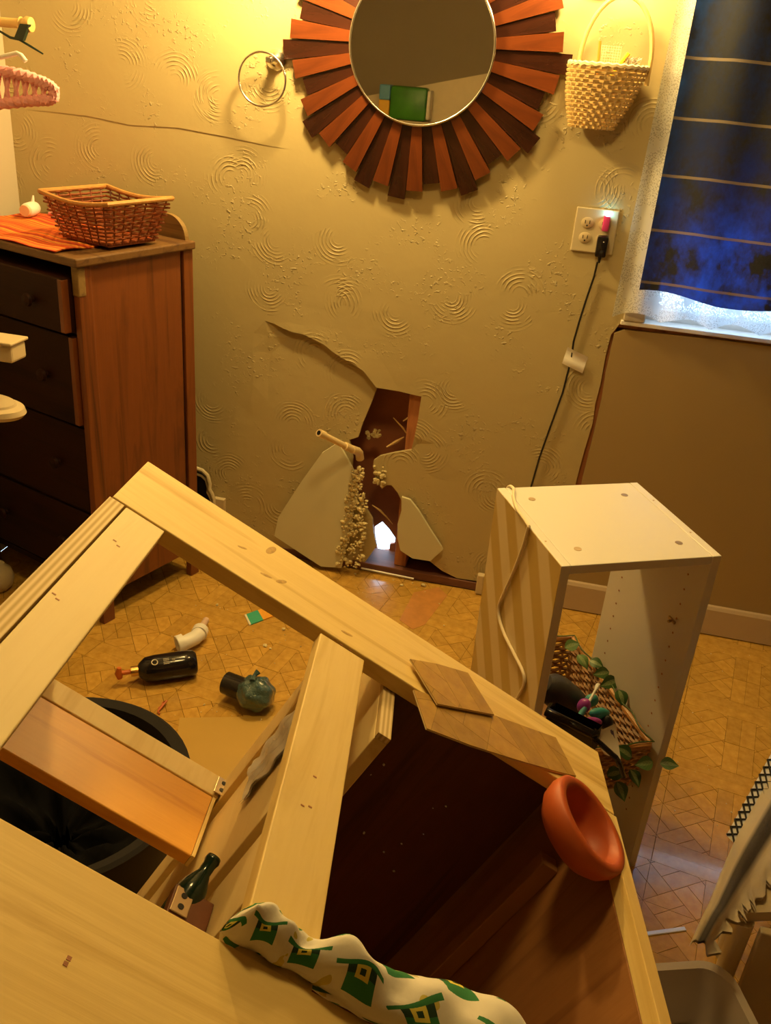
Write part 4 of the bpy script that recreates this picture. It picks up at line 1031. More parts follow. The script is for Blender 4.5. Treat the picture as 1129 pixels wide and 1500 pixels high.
part(t, 'grip', MB().tube([A_, A_*0.55, A_*0.12], [0.004, 0.0062, 0.0036], 10), plain('teal_grip', (0.08, 0.33, 0.38), 0.4), True)
M_['card'] = plain('cream_card', (0.80, 0.74, 0.62), 0.6, var=0.04)
M_['ink'] = plain('violet_ink', (0.12, 0.09, 0.22), 0.7); M_['ink2'] = plain('brown_ink', (0.30, 0.20, 0.12), 0.7)
def card(pix, z, label, lines):
    P = [inb(*p, zz) for p, zz in zip(pix, z)]; c = sum(P, Vector())/4
    t = thing('printed_card', label, 'card', tuple(c)); Q = [p-c for p in P]; n_ = (Q[1]-Q[0]).cross(Q[3]-Q[0]).normalized()
    if n_.z < 0: n_ = -n_
    part(t, 'card_stock', MB().add([tuple(q) for q in Q]+[tuple(q-n_*0.0015) for q in Q], [(0, 1, 2, 3), (7, 6, 5, 4), (0, 1, 5, 4), (1, 2, 6, 5), (2, 3, 7, 6), (3, 0, 4, 7)]), M_['card'])
    for (u0, u1, v0, v1, m_) in lines:
        f_ = lambda u, v: Q[0]*(1-u)*(1-v)+Q[1]*u*(1-v)+Q[2]*u*v+Q[3]*(1-u)*v+n_*0.0004
        part(t, 'print_line', MB().add([tuple(f_(u0, v0)), tuple(f_(u1, v0)), tuple(f_(u1, v1)), tuple(f_(u0, v1))], [(0, 1, 2, 3)]), M_[m_])
card([(869, 1075), (901, 1060), (909, 1112), (885, 1105)], (.40, .41, .375, .375), 'larger cream card with violet print leaning in the twig basket', [(.62, .70, .18, .52, 'ink'), (.72, .80, .12, .48, 'ink'), (.80, .86, .16, .46, 'ink'), (.34, .39, .25, .55, 'ink2'), (.44, .49, .25, .6, 'ink2'), (.2, .9, .66, .69, 'ink2'), (.25, .9, .76, .79, 'ink2')])
card([(843, 1058), (862, 1054), (863, 1072), (852, 1068)], (.40, .40, .39, .39), 'small cream card wedged behind the black caddy rim', [(.35, .6, .3, .6, 'ink2')])

# ------------------------------------------------------------------ dresser with cloth and basket
DB = WP(282, 352, 2.39); DZ = DB[2]; DR = math.radians(-20.0)
dx = np.array([math.cos(DR), math.sin(DR), 0]); dyv = np.array([-math.sin(DR), math.cos(DR), 0])
DWd, DDp = 0.55, 0.40
dO = np.array([DB[0], DB[1], 0]) - dx*DWd - dyv*DDp        # front-left foot
dres = thing('antique_dresser', 'old dark-stained wooden dresser with worn drawers standing askew', 'dresser', tuple(dO), Matrix.Rotation(DR, 3, 'Z'))
M_['dr_side'] = wood('worn_red_mahogany', (0.21, 0.062, 0.015), (0.085, 0.024, 0.007), 2, rough=0.38, knots=False)
M_['dr_dark'] = wood('dark_mahogany', (0.030, 0.009, 0.004), (0.014, 0.005, 0.003), 0, rough=0.55, knots=False)
M_['dr_dark'].node_tree.nodes['Principled BSDF'].inputs['Specular IOR Level'].default_value = 0.15
M_['dr_worn'] = wood('worn_bare_edge', (0.27, 0.17, 0.055), (0.08, 0.035, 0.012), 0, rough=0.6, knots=False)
M_['dr_top'] = wood('worn_dark_top', (0.17, 0.085, 0.026), (0.06, 0.022, 0.008), 0, rough=0.5, knots=False)
def dp(nm, lo, hi, mt, bev=0.002, label=None, par=None): return part(par or dres, nm, MB().box(lo, hi, bev), M_[mt], label=label)
zt = DZ-0.022
dp('top_board', (-0.012, -0.014, zt), (DWd+0.012, DDp, DZ), 'dr_top', 0.004, 'worn top board')
dp('stile', (DWd-0.022, 0, 0), (DWd, 0.042, zt-0.001), 'dr_side'); dp('stile', (DWd-0.022, DDp-0.036, 0), (DWd, DDp, zt-0.001), 'dr_side')
dp('stile', (0, 0, 0), (0.022, 0.042, zt-0.001), 'dr_side'); dp('stile', (0, DDp-0.036, 0), (0.022, DDp, zt-0.001), 'dr_side')
dp('side_panel', (DWd-0.017, 0.043, 0.09), (DWd-0.006, DDp-0.043, zt-0.001), 'dr_side', 0.001); dp('side_panel', (0.006, 0.043, 0.09), (0.017, DDp-0.043, zt-0.001), 'dr_side', 0.001)
dp('panel_gap', (DWd-0.016, DDp-0.042, 0.09), (DWd-0.010, DDp-0.037, zt-0.001), 'black', 0)
dp('worn_corner', (DWd-0.0235, -0.0015, zt-0.075), (DWd+0.0015, 0.022, zt-0.002), 'dr_worn', 0.003)
dp('back_panel', (0.023, DDp-0.012, 0.08), (DWd-0.023, DDp-0.003, zt-0.001), 'dr_dark')
dp('case_bottom', (0.023, 0.03, 0.08), (DWd-0.023, DDp-0.013, 0.10), 'dr_dark')
zs = [zt-0.025, zt-0.175, zt-0.175-0.255, zt-0.43-0.26, 0.12]
for i in range(4):
    z1, z0 = zs[i]-0.006, zs[i+1]+0.006; pr = (-0.030, -0.010, 0.004, 0.004)[i]
    d_ = dp('drawer', (0.026, pr, z0), (DWd-0.026, 0.30, z1), 'dr_dark', 0.004)
    for x in (0.14, 0.41):
        part(d_, 'knob', MB().lathe([(0, 0), (0.008, 0.001), (0.008, 0.008), (0.017, 0.016), (0.015, 0.024), (0, 0.027)], 18, Matrix.Translation((x, pr, (z0+z1)/2)) @ Matrix.Rotation(PI/2, 4, 'X')), M_['dr_dark'], True)
    if i < 2: part(d_, 'worn_edge', MB().box((DWd-0.042, pr-0.0012, z0+0.002), (DWd-0.0255, pr+0.02, z1-0.002), 0.002), M_['dr_side'])
    if i < 3: dp('drawer_rail', (0.023, 0.012, zs[i+1]-0.005), (DWd-0.023, 0.03, zs[i+1]+0.005), 'dr_dark', 0.001)
# rounded end of the low back board
bk = [(DWd-0.10, 0.0)] + [(DWd-0.075+0.065*math.sin(a_)*1.0, 0.062*math.cos(a_)) for a_ in np.linspace(0, PI/2, 12)] + [(DWd-0.01, 0)]
bk = [(0.01, 0), (0.01, 0.062)] + bk[1:]
part(dres, 'back_board', MB().prism(bk, 0, 0.014, lambda u, v, w: (u, DDp-0.018+w, DZ+v)), M_['dr_worn'])
# striped runner
def runner_mat():
    t = NT('orange_striped_cotton'); u = t.n('ShaderNodeTexCoord'); sp = t.n('ShaderNodeSeparateXYZ'); t.l(u.outputs['UV'], sp.inputs[0])
    x = t.math('ADD', sp.outputs[1], t.math('MULTIPLY', t.noise(t.coords('UV', (3, 1, 1)), 2, 2), 0.03))
    nd = t.n('ShaderNodeTexNoise', noise_dimensions='1D'); nd.inputs['Scale'].default_value = 1.0; nd.inputs['Detail'].default_value = 1
    t.l(t.math('MULTIPLY', x, 17.0), nd.inputs['W'])
    c = t.ramp(nd.outputs[0], [(0.36, (0.40, 0.03, 0.010)), (0.43, (0.78, 0.10, 0.012)), (0.51, (0.86, 0.17, 0.015)), (0.56, (0.85, 0.50, 0.06)), (0.62, (0.55, 0.04, 0.012))])
    fine = t.noise(t.coords('UV', (20, 400, 1)), 1.0, 2)
    t.set(t.mix(t.math('MULTIPLY', fine, 0.3), c, (0.5, 0.1, 0.02)), 0.9); t.bump(fine, 0.2, 0.002); return t.m
def run_fn(u, v):
    x = 0.0+0.485*u; y = -0.010+0.335*v
    z = DZ+0.0025+0.0015*math.sin(u*21+v*5)+0.002*math.sin(v*17)+0.002
    if u > 0.9: z += (u-0.9)*0.03*abs(math.sin(v*9))
    return (x, y, z)
mb = MB().grid(run_fn, 40, 30); uv = list(mb.uv); mb.add([(p[0], p[1], p[2]-0.0025) for p in mb.v], [f[::-1] for f in list(mb.f)]); mb.uv = uv+uv
o = mb.build('striped_runner', runner_mat(), None, 'all'); o.location = tuple(dO); o.rotation_euler = (0, 0, DR); tag(o, 'orange and red striped cloth runner spread on the dresser top', 'cloth')
def DL(px, py, z): p = FP(px, py, z)-dO; return np.array([p@dx, p@dyv, p[2]])
# red wicker basket on the dresser
bz = DZ+0.0085
cb_ = DL(198, 352, bz); bx0 = 0.325; bx1 = 0.572; by0 = 0.085; by1 = 0.305; bh = 0.108
wb = thing('wicker_basket', 'red-brown rectangular wicker basket on the dresser', 'basket', tuple(dO+np.array([0, 0, bz])), Matrix.Rotation(DR, 3, 'Z'))
def wloop(s, h):
    f_ = 0.035*(1-h); u0, u1, v0, v1 = bx0+f_, bx1-f_, by0+f_*0.8, by1-f_*0.8
    a_, b__ = u1-u0, v1-v0; per = 2*(a_+b__); d = s*per
    rz = 0.012*max(0, (abs((d % (a_+b__))-0.0))*0)
    if d < a_: p, w = (u0+d, v0), (0, -1)
    elif d < a_+b__: p, w = (u1, v0+d-a_), (1, 0)
    elif d < 2*a_+b__: p, w = (u1-(d-a_-b__), v1), (0, 1)
    else: p, w = (u0, v1-(d-2*a_-b__)), (-1, 0)
    sag = -0.012*h*(math.sin(PI*min(1, max(0, (p[0]-u0)/a_))) if w[0] == 0 else 0)
    return (p[0], p[1], 0.004+h*bh+sag), (w[0], w[1], 0)
weave(wb, 'woven_body', wloop, 11, M_['wicker_red'], 0.0030, 0.0030, seg=26)
stakes(wb, 'stakes', wloop, 26, M_['wicker_red'], 0.0022)
part(wb, 'rim', MB().tube([wloop(i/90, 1.0)[0] for i in range(90)], 0.0062, 8, True), M_['wicker_rim'], True)
part(wb, 'base', MB().box((bx0+0.036, by0+0.03, 0.0), (bx1-0.036, by1-0.03, 0.006), 0.001), M_['wicker_red'])
# lotion bottle lying and pink clip
cl = FP(46, 306, DZ+0.027); t = thing('lotion_bottle', 'small white squeeze bottle lying on the striped runner', 'bottle', tuple(cl))
Mb = frame_of((0, 0, 0), Vector(RC @ np.array([0.15, -0.45, 0.9])))
part(t, 'bottle_body', MB().lathe([(0, -0.03), (0.016, -0.03), (0.0195, -0.026), (0.02, 0.0), (0.018, 0.02), (0.008, 0.032), (0.0, 0.033)], 22, Mb), M_['white'], True)
part(t, 'bottle_cap', MB().lathe([(0.0, -0.040), (0.015, -0.040), (0.0165, -0.038), (0.0165, -0.030), (0, -0.0298)], 22, Mb), plain('peach_cap', (0.80, 0.55, 0.40), 0.4), True)
part(t, 'nozzle', MB().tube([(0, 0.01, 0.018), (0.002, 0.012, 0.036)], [0.005, 0.0025], 10), M_['white'], True)
cp = FP(78, 314, DZ+0.012); o = MB().tube([(-0.016, 0, 0), (0.0, 0.004, 0.002), (0.018, 0.002, 0)], [0.005, 0.0062, 0.005], 10).build('pink_clip', plain('pale_pink_plastic', (0.80, 0.30, 0.34), 0.4), None, True); o.location = tuple(cp); o.rotation_euler = (0, 0, -0.2); tag(o, 'pink hair clip next to the squeeze bottle on the runner', 'hair clip')

# ------------------------------------------------------------------ ornate frame on the floor behind the dresser
fx = WP(290, 720, DW-0.03); f1 = WP(314, 700, DW-0.02)
t = thing('ornate_frame', 'dark picture with an ornate white frame leaning against the wall by the dresser', 'picture frame', (f1[0]-0.11, DW-0.03, 0.0))
H_ = WP(285, 680, DW-0.02)[2]
prf = [(0.11, 0.0), (0.11, H_*0.62), (0.104, H_*0.68), (0.094, H_*0.74), (0.096, H_*0.80), (0.088, H_*0.90), (0.07, H_*0.95), (0.0, H_), (-0.07, H_*0.95), (-0.088, H_*0.90), (-0.096, H_*0.80), (-0.094, H_*0.74), (-0.104, H_*0.68), (-0.11, H_*0.62), (-0.11, 0.0)]
part(t, 'picture', MB().prism(prf, 0.0, 0.008, lambda u, v, w: (u*0.86, 0.008+w+v*0.02, v*0.94+0.003)), M_['black'])
for kk, (sc_, r_) in enumerate(((1.0, 0.007), (0.92, 0.0045))):
    part(t, 'frame_moulding', MB().tube([(u*sc_, -0.002+v*0.02+kk*0.004, max(v*(sc_ if v > 0 else 1), 0.007)) for u, v in prf], r_, 8, True), M_['ivory'], True)

# ------------------------------------------------------------------ clothes rod and hangers at the left
rod_y = 2.30; e_ = WP(44, 36, rod_y); b0 = WP(0, 36, rod_y)
t = thing('clothes_rod', 'short wooden clothes rod sticking out from the cream wall', 'rod', (XL, rod_y, e_[2]))
L_ = e_[0]-XL
part(t, 'rod', MB().tube([(0.0, 0, 0), (L_-0.03, 0, 0)], 0.0115, 14), M_['cane'], True)
part(t, 'finial', MB().lathe([(0, -0.032), (0.012, -0.030), (0.0165, -0.024), (0.0125, -0.018), (0.0185, -0.008), (0.017, 0.004), (0, 0.009)], 20, Matrix.Translation((L_, 0, 0)) @ Matrix.Rotation(PI/2, 4, 'Y')), M_['cane'], True)
part(t, 'rod_flange', MB().lathe([(0, 0), (0.03, 0), (0.03, 0.008), (0.014, 0.014), (0, 0.014)], 20, Matrix.Rotation(PI/2, 4, 'Y')), M_['cane'], True)
P0 = WP(38, 40, rod_y-0.006)
def Lp(px, py, y=rod_y-0.008): return tuple(np.array(WP(px, py, y))-P0)
t = thing('clip_hanger', 'dark green plastic clip hanger on the end of the clothes rod', 'hanger', tuple(P0))
a_ = [Vector(Lp(*p)) for p in [(33, 35), (46, 36), (37, 60), (24, 57)]]
M_['dkgreen'] = plain('dark_green_plastic', (0.010, 0.030, 0.022), 0.4)
part(t, 'clip', MB().add([tuple(p+Vector((0, -0.012, 0))) for p in a_]+[tuple(p+Vector((0, 0.0, 0))) for p in a_], [(0, 1, 2, 3), (7, 6, 5, 4), (0, 1, 5, 4), (1, 2, 6, 5), (2, 3, 7, 6), (3, 0, 4, 7)]), M_['dkgreen'])
part(t, 'hanger_arm', MB().tube([Lp(-30, 45), Lp(0, 46), Lp(15, 55), Lp(28, 58), Lp(45, 68), Lp(63, 79)], [0.003, 0.003, 0.0035, 0.003, 0.003, 0.002], 8), M_['dkgreen'], True)
py_ = 2.10; P1 = WP(0, 110, py_)
def Lq(px, py, y=py_): return tuple(np.array(WP(px, py, y))-P1)
t = thing('crochet_hanger', 'pink crochet-covered hanger with a white hook', 'hanger', tuple(P1))
part(t, 'hook', MB().tube([Lq(-60, 105), Lq(-40, 85), Lq(0, 84), Lq(25, 78), Lq(31, 81), Lq(38, 90)], 0.0055, 10), M_['white'], True)
up = [(-70, 88), (-20, 100), (10, 105), (35, 110), (58, 118), (72, 124), (81, 133), (80, 142), (72, 147), (55, 147), (30, 149), (0, 152), (-70, 160)]
mb = MB()
for off in (0, 1):
    pt = [Vector(Lq(px, py)) for px, py in up]; dense = []
    for i in range(len(pt)-1):
        for k in range(5): dense.append(pt[i].lerp(pt[i+1], k/5))
    dense.append(pt[-1])
    mb.tube([p+Vector((0.0, 0.006*math.sin(i*1.6+off*PI)-0.002, 0.004*math.cos(i*1.6+off*PI))) for i, p in enumerate(dense)], 0.0105, 7)
part(t, 'crochet_cover', mb, M_['pink'], True)
mb = MB()
for k in range(22):
    fx_ = k/21; a1 = Vector(Lq(-68+142*fx_, 92+35*fx_)); a2 = Vector(Lq(-66+140*fx_, 158-12*fx_))
    w_ = Vector((0.004*(1 if k % 2 else -1), 0.004*(1 if k % 2 else -1), 0)); mb.tube([a1, (a1+a2)/2+w_, a2], 0.0056, 6)
part(t, 'crochet_rungs', mb, M_['pink'], True)

# ------------------------------------------------------------------ cream tiered stand and pot at the left
sy = 1.80; q1 = WP(27, 498, sy); q2 = WP(27, 528, sy); r1 = WP(35, 606, sy)
t = thing('tiered_stand', 'small cream tiered stand with a rounded lower shelf in front of the dresser', 'stand', (q1[0]-0.11, sy, 0))
hz = q1[2]; th_ = q1[2]-q2[2]
part(t, 'top_slab', MB().box((-0.13, -0.03, hz-th_), (0.108, 0.03, hz-0.008), 0.006), M_['cream'])
part(t, 'top_lip', MB().box((-0.135, -0.036, hz-0.0078), (0.113, 0.036, hz), 0.003), M_['cream'])
part(t, 'lower_shelf', MB().lathe([(0, -0.012), (0.115, -0.014), (0.124, -0.004), (0.12, 0.008), (0.10, 0.012), (0.098, 0.018), (0, 0.018)], 40, Matrix.Translation((r1[0]-(q1[0]-0.11)-0.124, 0, r1[2])), 1.0, 0.55), M_['cream'], True)
part(t, 'post', MB().tube([(-0.07, 0.0, 0.0), (-0.07, 0, hz-th_)], 0.016, 14), M_['cream'], True)
part(t, 'foot', MB().lathe([(0, 0), (0.09, 0), (0.088, 0.012), (0.03, 0.022), (0, 0.022)], 30, Matrix.Translation((-0.07, 0, 0))), M_['cream'], True)
g0 = FP(-2, 862, 0.0)
o = MB().lathe([(0, 0), (0.028, 0), (0.044, 0.016), (0.050, 0.04), (0.044, 0.066), (0.028, 0.082), (0.026, 0.088), (0, 0.088)], 28).build('cream_pot', M_['ivory'], None, True); o.location = tuple(g0); tag(o, 'round cream pot on the floor at the foot of the dresser', 'pot')

# ------------------------------------------------------------------ things on the floor seen through the cabinet
tubc = FP(150, 1165, 0.0); tubc = np.array([-0.83, 1.175, 0.0])
M_['tubblack'] = plain('black_tub_plastic', (0.02, 0.018, 0.018), 0.7, var=0.1, **{'Specular IOR Level': 0.2}); M_['liner'] = plain('black_liner', (0.004, 0.004, 0.005), 0.9, **{'Specular IOR Level': 0.08})
t = thing('black_tub', 'big round black plastic tub behind the tipped cabinet', 'tub', tuple(tubc))
part(t, 'tub_wall', MB().lathe([(0, 0.0), (0.195, 0.0), (0.20, 0.01), (0.245, 0.235), (0.258, 0.24), (0.26, 0.25), (0.252, 0.256), (0.232, 0.25), (0.19, 0.015), (0, 0.012)], 56), M_['tubblack'], True)
def bagf(u, v):
    a = 2*PI*u; r = (0.222-0.20*v); z = 0.19-0.10*v+0.014*math.sin(a*7+v*9)+0.01*math.sin(a*13)
    return (r*math.cos(a), r*math.sin(a), z)
part(t, 'bin_liner', MB().grid(bagf, 60, 10, True, False), M_['liner'], 'all')
sh_c1, sh_c2 = FP(263, 1053, 0), FP(432, 1050, 0); ee = (sh_c2-sh_c1)/np.linalg.norm(sh_c2-sh_c1); en = np.array([ee[1], -ee[0], 0])
q = [sh_c1, sh_c2+ee*0.05, sh_c2+ee*0.05+en*0.42, sh_c1+en*0.42]
M_['sheet'] = plain('mustard_hardboard', (0.50, 0.31, 0.06), 0.45, var=0.04, nscale=6)
o = MB().prism([(p[0]-sh_c1[0], p[1]-sh_c1[1]) for p in q], 0.0003, 0.0035).build('hardboard_sheet', M_['sheet']); o.location = (sh_c1[0], sh_c1[1], 0); tag(o, 'plain mustard-coloured board lying flat on the parquet floor', 'board')
# pump bottle
pb = FP(247, 976, 0.0375); pb_h = FP(212, 981, 0.0375); dd = Vector(pb_h-pb).normalized()
t = thing('pump_bottle', 'black lotion pump bottle lying on its side on the floor', 'bottle', tuple(pb)); t.scale = (1.28, 1.28, 1.28)
Mb = frame_of((0, 0, 0), dd, (0, 0, 1))
part(t, 'bottle_body', MB().lathe([(0, -0.058), (0.022, -0.058), (0.0275, -0.052), (0.029, -0.03), (0.0285, 0.03), (0.026, 0.048), (0.016, 0.060), (0.012, 0.063), (0, 0.063)], 32, Mb), M_['blackgloss'], True)
part(t, 'collar', MB().lathe([(0, 0.062), (0.011, 0.062), (0.011, 0.078), (0, 0.078)], 20, Mb), plain('gold_collar', (0.75, 0.48, 0.16), 0.25, 0.9), True)
M_['orangepl'] = plain('orange_pump', (0.62, 0.16, 0.03), 0.35)
part(t, 'pump_stem', MB().lathe([(0, 0.078), (0.005, 0.078), (0.005, 0.096), (0, 0.096)], 12, Mb), M_['orangepl'], True)
part(t, 'pump_head', MB().tube([Mb @ Vector((-0.012, 0, 0.101)), Mb @ Vector((0.0, 0, 0.103)), Mb @ Vector((0.014, 0, 0.101))], [0.006, 0.008, 0.0045], 12), M_['orangepl'], True)
lab = Mb @ Matrix.Rotation(-0.55, 4, 'Z')
rg = part(t, 'label_ring', MB().tube([Mb @ Matrix.Rotation(-0.5, 4, 'Z') @ Vector((0.0292, 0.006*math.cos(2*PI*i/20), 0.030+0.006*math.sin(2*PI*i/20))) for i in range(20)], 0.0011, 5, True), M_['card'])
for k in range(4): part(t, 'label_line', MB().tube([Mb @ Matrix.Rotation(-0.72+0.13*k, 4, 'Z') @ Vector((0.0291, 0, 0.012)), Mb @ Matrix.Rotation(-0.72+0.13*k, 4, 'Z') @ Vector((0.0293, 0, 0.0))], 0.0007, 4), M_['card'])
for k in range(2): part(t, 'label_line', MB().tube([Mb @ Matrix.Rotation(-0.6+0.13*k, 4, 'Z') @ Vector((0.0293, 0, -0.006)), Mb @ Matrix.Rotation(-0.6+0.13*k, 4, 'Z') @ Vector((0.0293, 0, -0.012))], 0.0007, 4), M_['card'])
# white pipe elbow
p0 = FP(270, 940, 0.028); t = thing('pipe_elbow', 'white plastic drain elbow lying on the floor behind the pump bottle', 'pipe fitting', tuple(p0))
def rel(px, py, z): return tuple(FP(px, py, z)-p0)
A1, A2, A3, A4 = rel(264, 943, 0.028), rel(278, 938, 0.031), rel(291, 929, 0.030), rel(297, 916, 0.024)
part(t, 'elbow', MB().tube([A1, rel(272, 941, 0.030), A2, rel(286, 934, 0.032), A3], 0.021, 18), M_['white'], True)
d0 = (Vector(A1)-Vector(A2)).normalized()
part(t, 'hub', MB().lathe([(0.020, -0.010), (0.0262, -0.010), (0.0265, 0.008), (0.0245, 0.010), (0.0205, 0.008), (0.019, -0.006), (0.0, -0.006)], 28, frame_of(A1, d0)), M_['white'], True)
part(t, 'slip_nut', MB().tube([A3, tuple(Vector(A3)+(Vector(A4)-Vector(A3))*0.45)], 0.0235, 20), M_['white'], True)
part(t, 'tailpiece', MB().tube([tuple(Vector(A3)+(Vector(A4)-Vector(A3))*0.4), A4, rel(302, 908, 0.018)], 0.0095, 12), plain('pale_pink_tube', (0.70, 0.50, 0.40), 0.4), True)
# black fitting in plastic
p0 = FP(345, 1010, 0.045); t = thing('wrapped_fitting', 'black drain fitting wrapped in crinkled blue-green plastic on the floor', 'pipe fitting', (p0[0], p0[1], 0.0))
def rel2(px, py, z): return tuple(FP(px, py, z)-np.array([p0[0], p0[1], 0]))
part(t, 'fitting', MB().tube([rel2(331, 1000, 0.046), rel2(352, 1008, 0.046), rel2(372, 1016, 0.046)], 0.0305, 26), M_['blackgloss'], True)
part(t, 'fitting_mouth', MB().tube([rel2(329.5, 999.5, 0.046), rel2(331, 1000, 0.046)], 0.026, 24), M_['black'])
PLm = NT('crinkled_blue_plastic').set((0.07, 0.17, 0.18), 0.1, **{'Transmission Weight': 0.35}); PLm.p.inputs['Coat Weight'].default_value = 1.0; PLm.p.inputs['Coat Roughness'].default_value = 0.05; PLm.bump(PLm.noise(PLm.coords(), 70, 4, 0.7), 0.9, 0.01)
cw = Vector(rel2(374, 1016, 0.044)); mb = MB(); rr = random.Random(9)
def crink(u, v):
    th, ph = 2*PI*u, PI*(0.02+0.96*v)
    d = Vector((math.sin(ph)*math.cos(th), math.sin(ph)*math.sin(th), math.cos(ph)))
    k = 1+0.05*math.sin(5*th+3*ph)+0.04*math.sin(7*ph-4*th)+0.02*math.sin(11*th+2*ph)
    p = cw+Vector((d.x*0.052*k, d.y*0.047*k, d.z*0.046*k)); p.z = max(p.z, 0.001); return tuple(p)
part(t, 'plastic_wrap', MB().grid(crink, 44, 24, True, False), PLm.m, 'all')
part(t, 'plastic_knot', MB().tube([rel2(370, 998, 0.088), rel2(372, 990, 0.094), rel2(378, 984, 0.10)], [0.010, 0.005, 0.009], 8), PLm.m)
# packet
pk = [FP(*p, 0.0) for p in [(358, 902), (365, 917), (418, 897), (408, 884)]]; c_ = sum(pk)/4
t = thing('foil_packet', 'flat teal and orange paper sachet on the floor under the back rail', 'sachet', (c_[0], c_[1], 0))
def pq(u, v): p = pk[0]*(1-u)*(1-v)+pk[1]*(1-u)*v+pk[2]*u*v+pk[3]*u*(1-v)-c_; return (p[0], p[1])
for nm, u0, u1, col in (('end_seal', 0, .05, (0.75, 0.70, 0.55)), ('teal_end', .05, .38, (0.05, 0.40, 0.28)), ('orange_end', .38, 1.0, (0.82, 0.38, 0.04))):
    part(t, nm, MB().prism([pq(u0, 0), pq(u1, 0), pq(u1, 1), pq(u0, 1)], 0.0006, 0.004), plain(nm+'_paper', col, 0.4, var=0.15, nscale=200))
# orange curl by the tub
p0 = FP(232, 1038, 0.004); o = MB().tube([(0, 0, 0), (0.006, 0.010, 0.004), (0.002, 0.022, 0.003), (0.010, 0.030, 0.006), (0.004, -0.012, 0.001), (0.012, -0.018, 0.0)], 0.0028, 6).build('orange_curl', plain('orange_peel', (0.55, 0.14, 0.03), 0.5), None, True); o.location = tuple(p0); tag(o, 'small curled orange scrap beside the black tub', 'scrap')
# plaster crumbs
rr = random.Random(17); tiny = MB()
for px, py, r in [(318, 887, .006), (415, 923, .007), (438, 925, .008), (388, 947, .008), (396, 951, .005), (588, 858, .007), (620, 859, .010), (604, 855, .004), (643, 885, .004), (650, 917, .004), (382, 1056, .005), (299, 1033, .004), (520, 842, .007)]:
    p = FP(px, py, 0); mb = MB(); chunk(mb, (0, 0, r*0.55), r, rr, 0.7); o = mb.build('plaster_crumb', M_['gypsum']); o.location = tuple(p)
    tag(o, 'pale crumb of broken plaster lying on the parquet floor', 'crumb', 'plaster crumbs on the floor')
for i in range(150):
    px, py = (rr.uniform(250, 460), rr.uniform(860, 1050)) if i < 60 else ((rr.gauss(560, 50), rr.gauss(862, 22)) if i < 120 else (rr.uniform(960, 1120), rr.uniform(930, 1250)))
    p = FP(px, py, 0)
    if p[1] > DW-0.03: continue
    r = rr.uniform(.0010, .0030); chunk(tiny, (p[0], p[1], r*0.6), r, rr, 0.7)
o = tiny.build('plaster_dust', M_['gypsum']); o['kind'] = 'stuff'; tag(o, 'fine plaster grit scattered over the floor', 'grit')

# ------------------------------------------------------------------ right foreground: bin, stool, towel, crochet mat
g = [FP(*p, 0.22) for p in [(955, 1402), (1028, 1396), (1088, 1492)]]
gc = np.array([0.375, 1.00, 0]); 
t = thing('grey_bin', 'grey plastic wastebasket with rounded corners beside the cabinet', 'bin', tuple(gc), Matrix.Rotation(0.35, 3, 'Z'))
def rr_loop(w_, d_, r_, z, n=8):
    pts = []
    for cx_, cy_, a0 in ((w_-r_, d_-r_, 0), (-w_+r_, d_-r_, PI/2), (-w_+r_, -d_+r_, PI), (w_-r_, -d_+r_, 1.5*PI)):
        for k in range(n): a = a0+PI/2*k/(n-1); pts.append((cx_+r_*math.cos(a), cy_+r_*math.sin(a), z))
    return pts
loops = [rr_loop(.075, .09, .03, 0.0), rr_loop(.105, .12, .045, 0.215), rr_loop(.113, .128, .05, 0.217), rr_loop(.114, .129, .05, 0.223), rr_loop(.100, .115, .042, 0.223), rr_loop(.085, .10, .034, 0.10)]
mb = MB(); nn = len(loops[0]); mb.v = [p for L in loops for p in L]
mb.f = [(i*nn+j, i*nn+(j+1) % nn, (i+1)*nn+(j+1) % nn, (i+1)*nn+j) for i in range(len(loops)-1) for j in range(nn)] + [tuple(range(nn-1, -1, -1)), tuple((len(loops)-1)*nn+j for j in range(nn))]
part(t, 'bin_body', mb, M_['grey'], True)
# metal strip on the floor
a_, b_ = FP(955, 1368, 0), FP(1000, 1362, 0); d = b_-a_
o = MB().box((-0.10, -0.005, 0.0003), (0.04, 0.005, 0.004), 0.0015).build('metal_strip', plain('polished_aluminium', (0.85, 0.86, 0.88), 0.35, 0.6)); o.location = tuple((a_+b_)/2); o.rotation_euler = (0, 0, math.atan2(d[1], d[0])); tag(o, 'shiny aluminium threshold strip lying on the parquet by the shelf unit', 'metal strip')
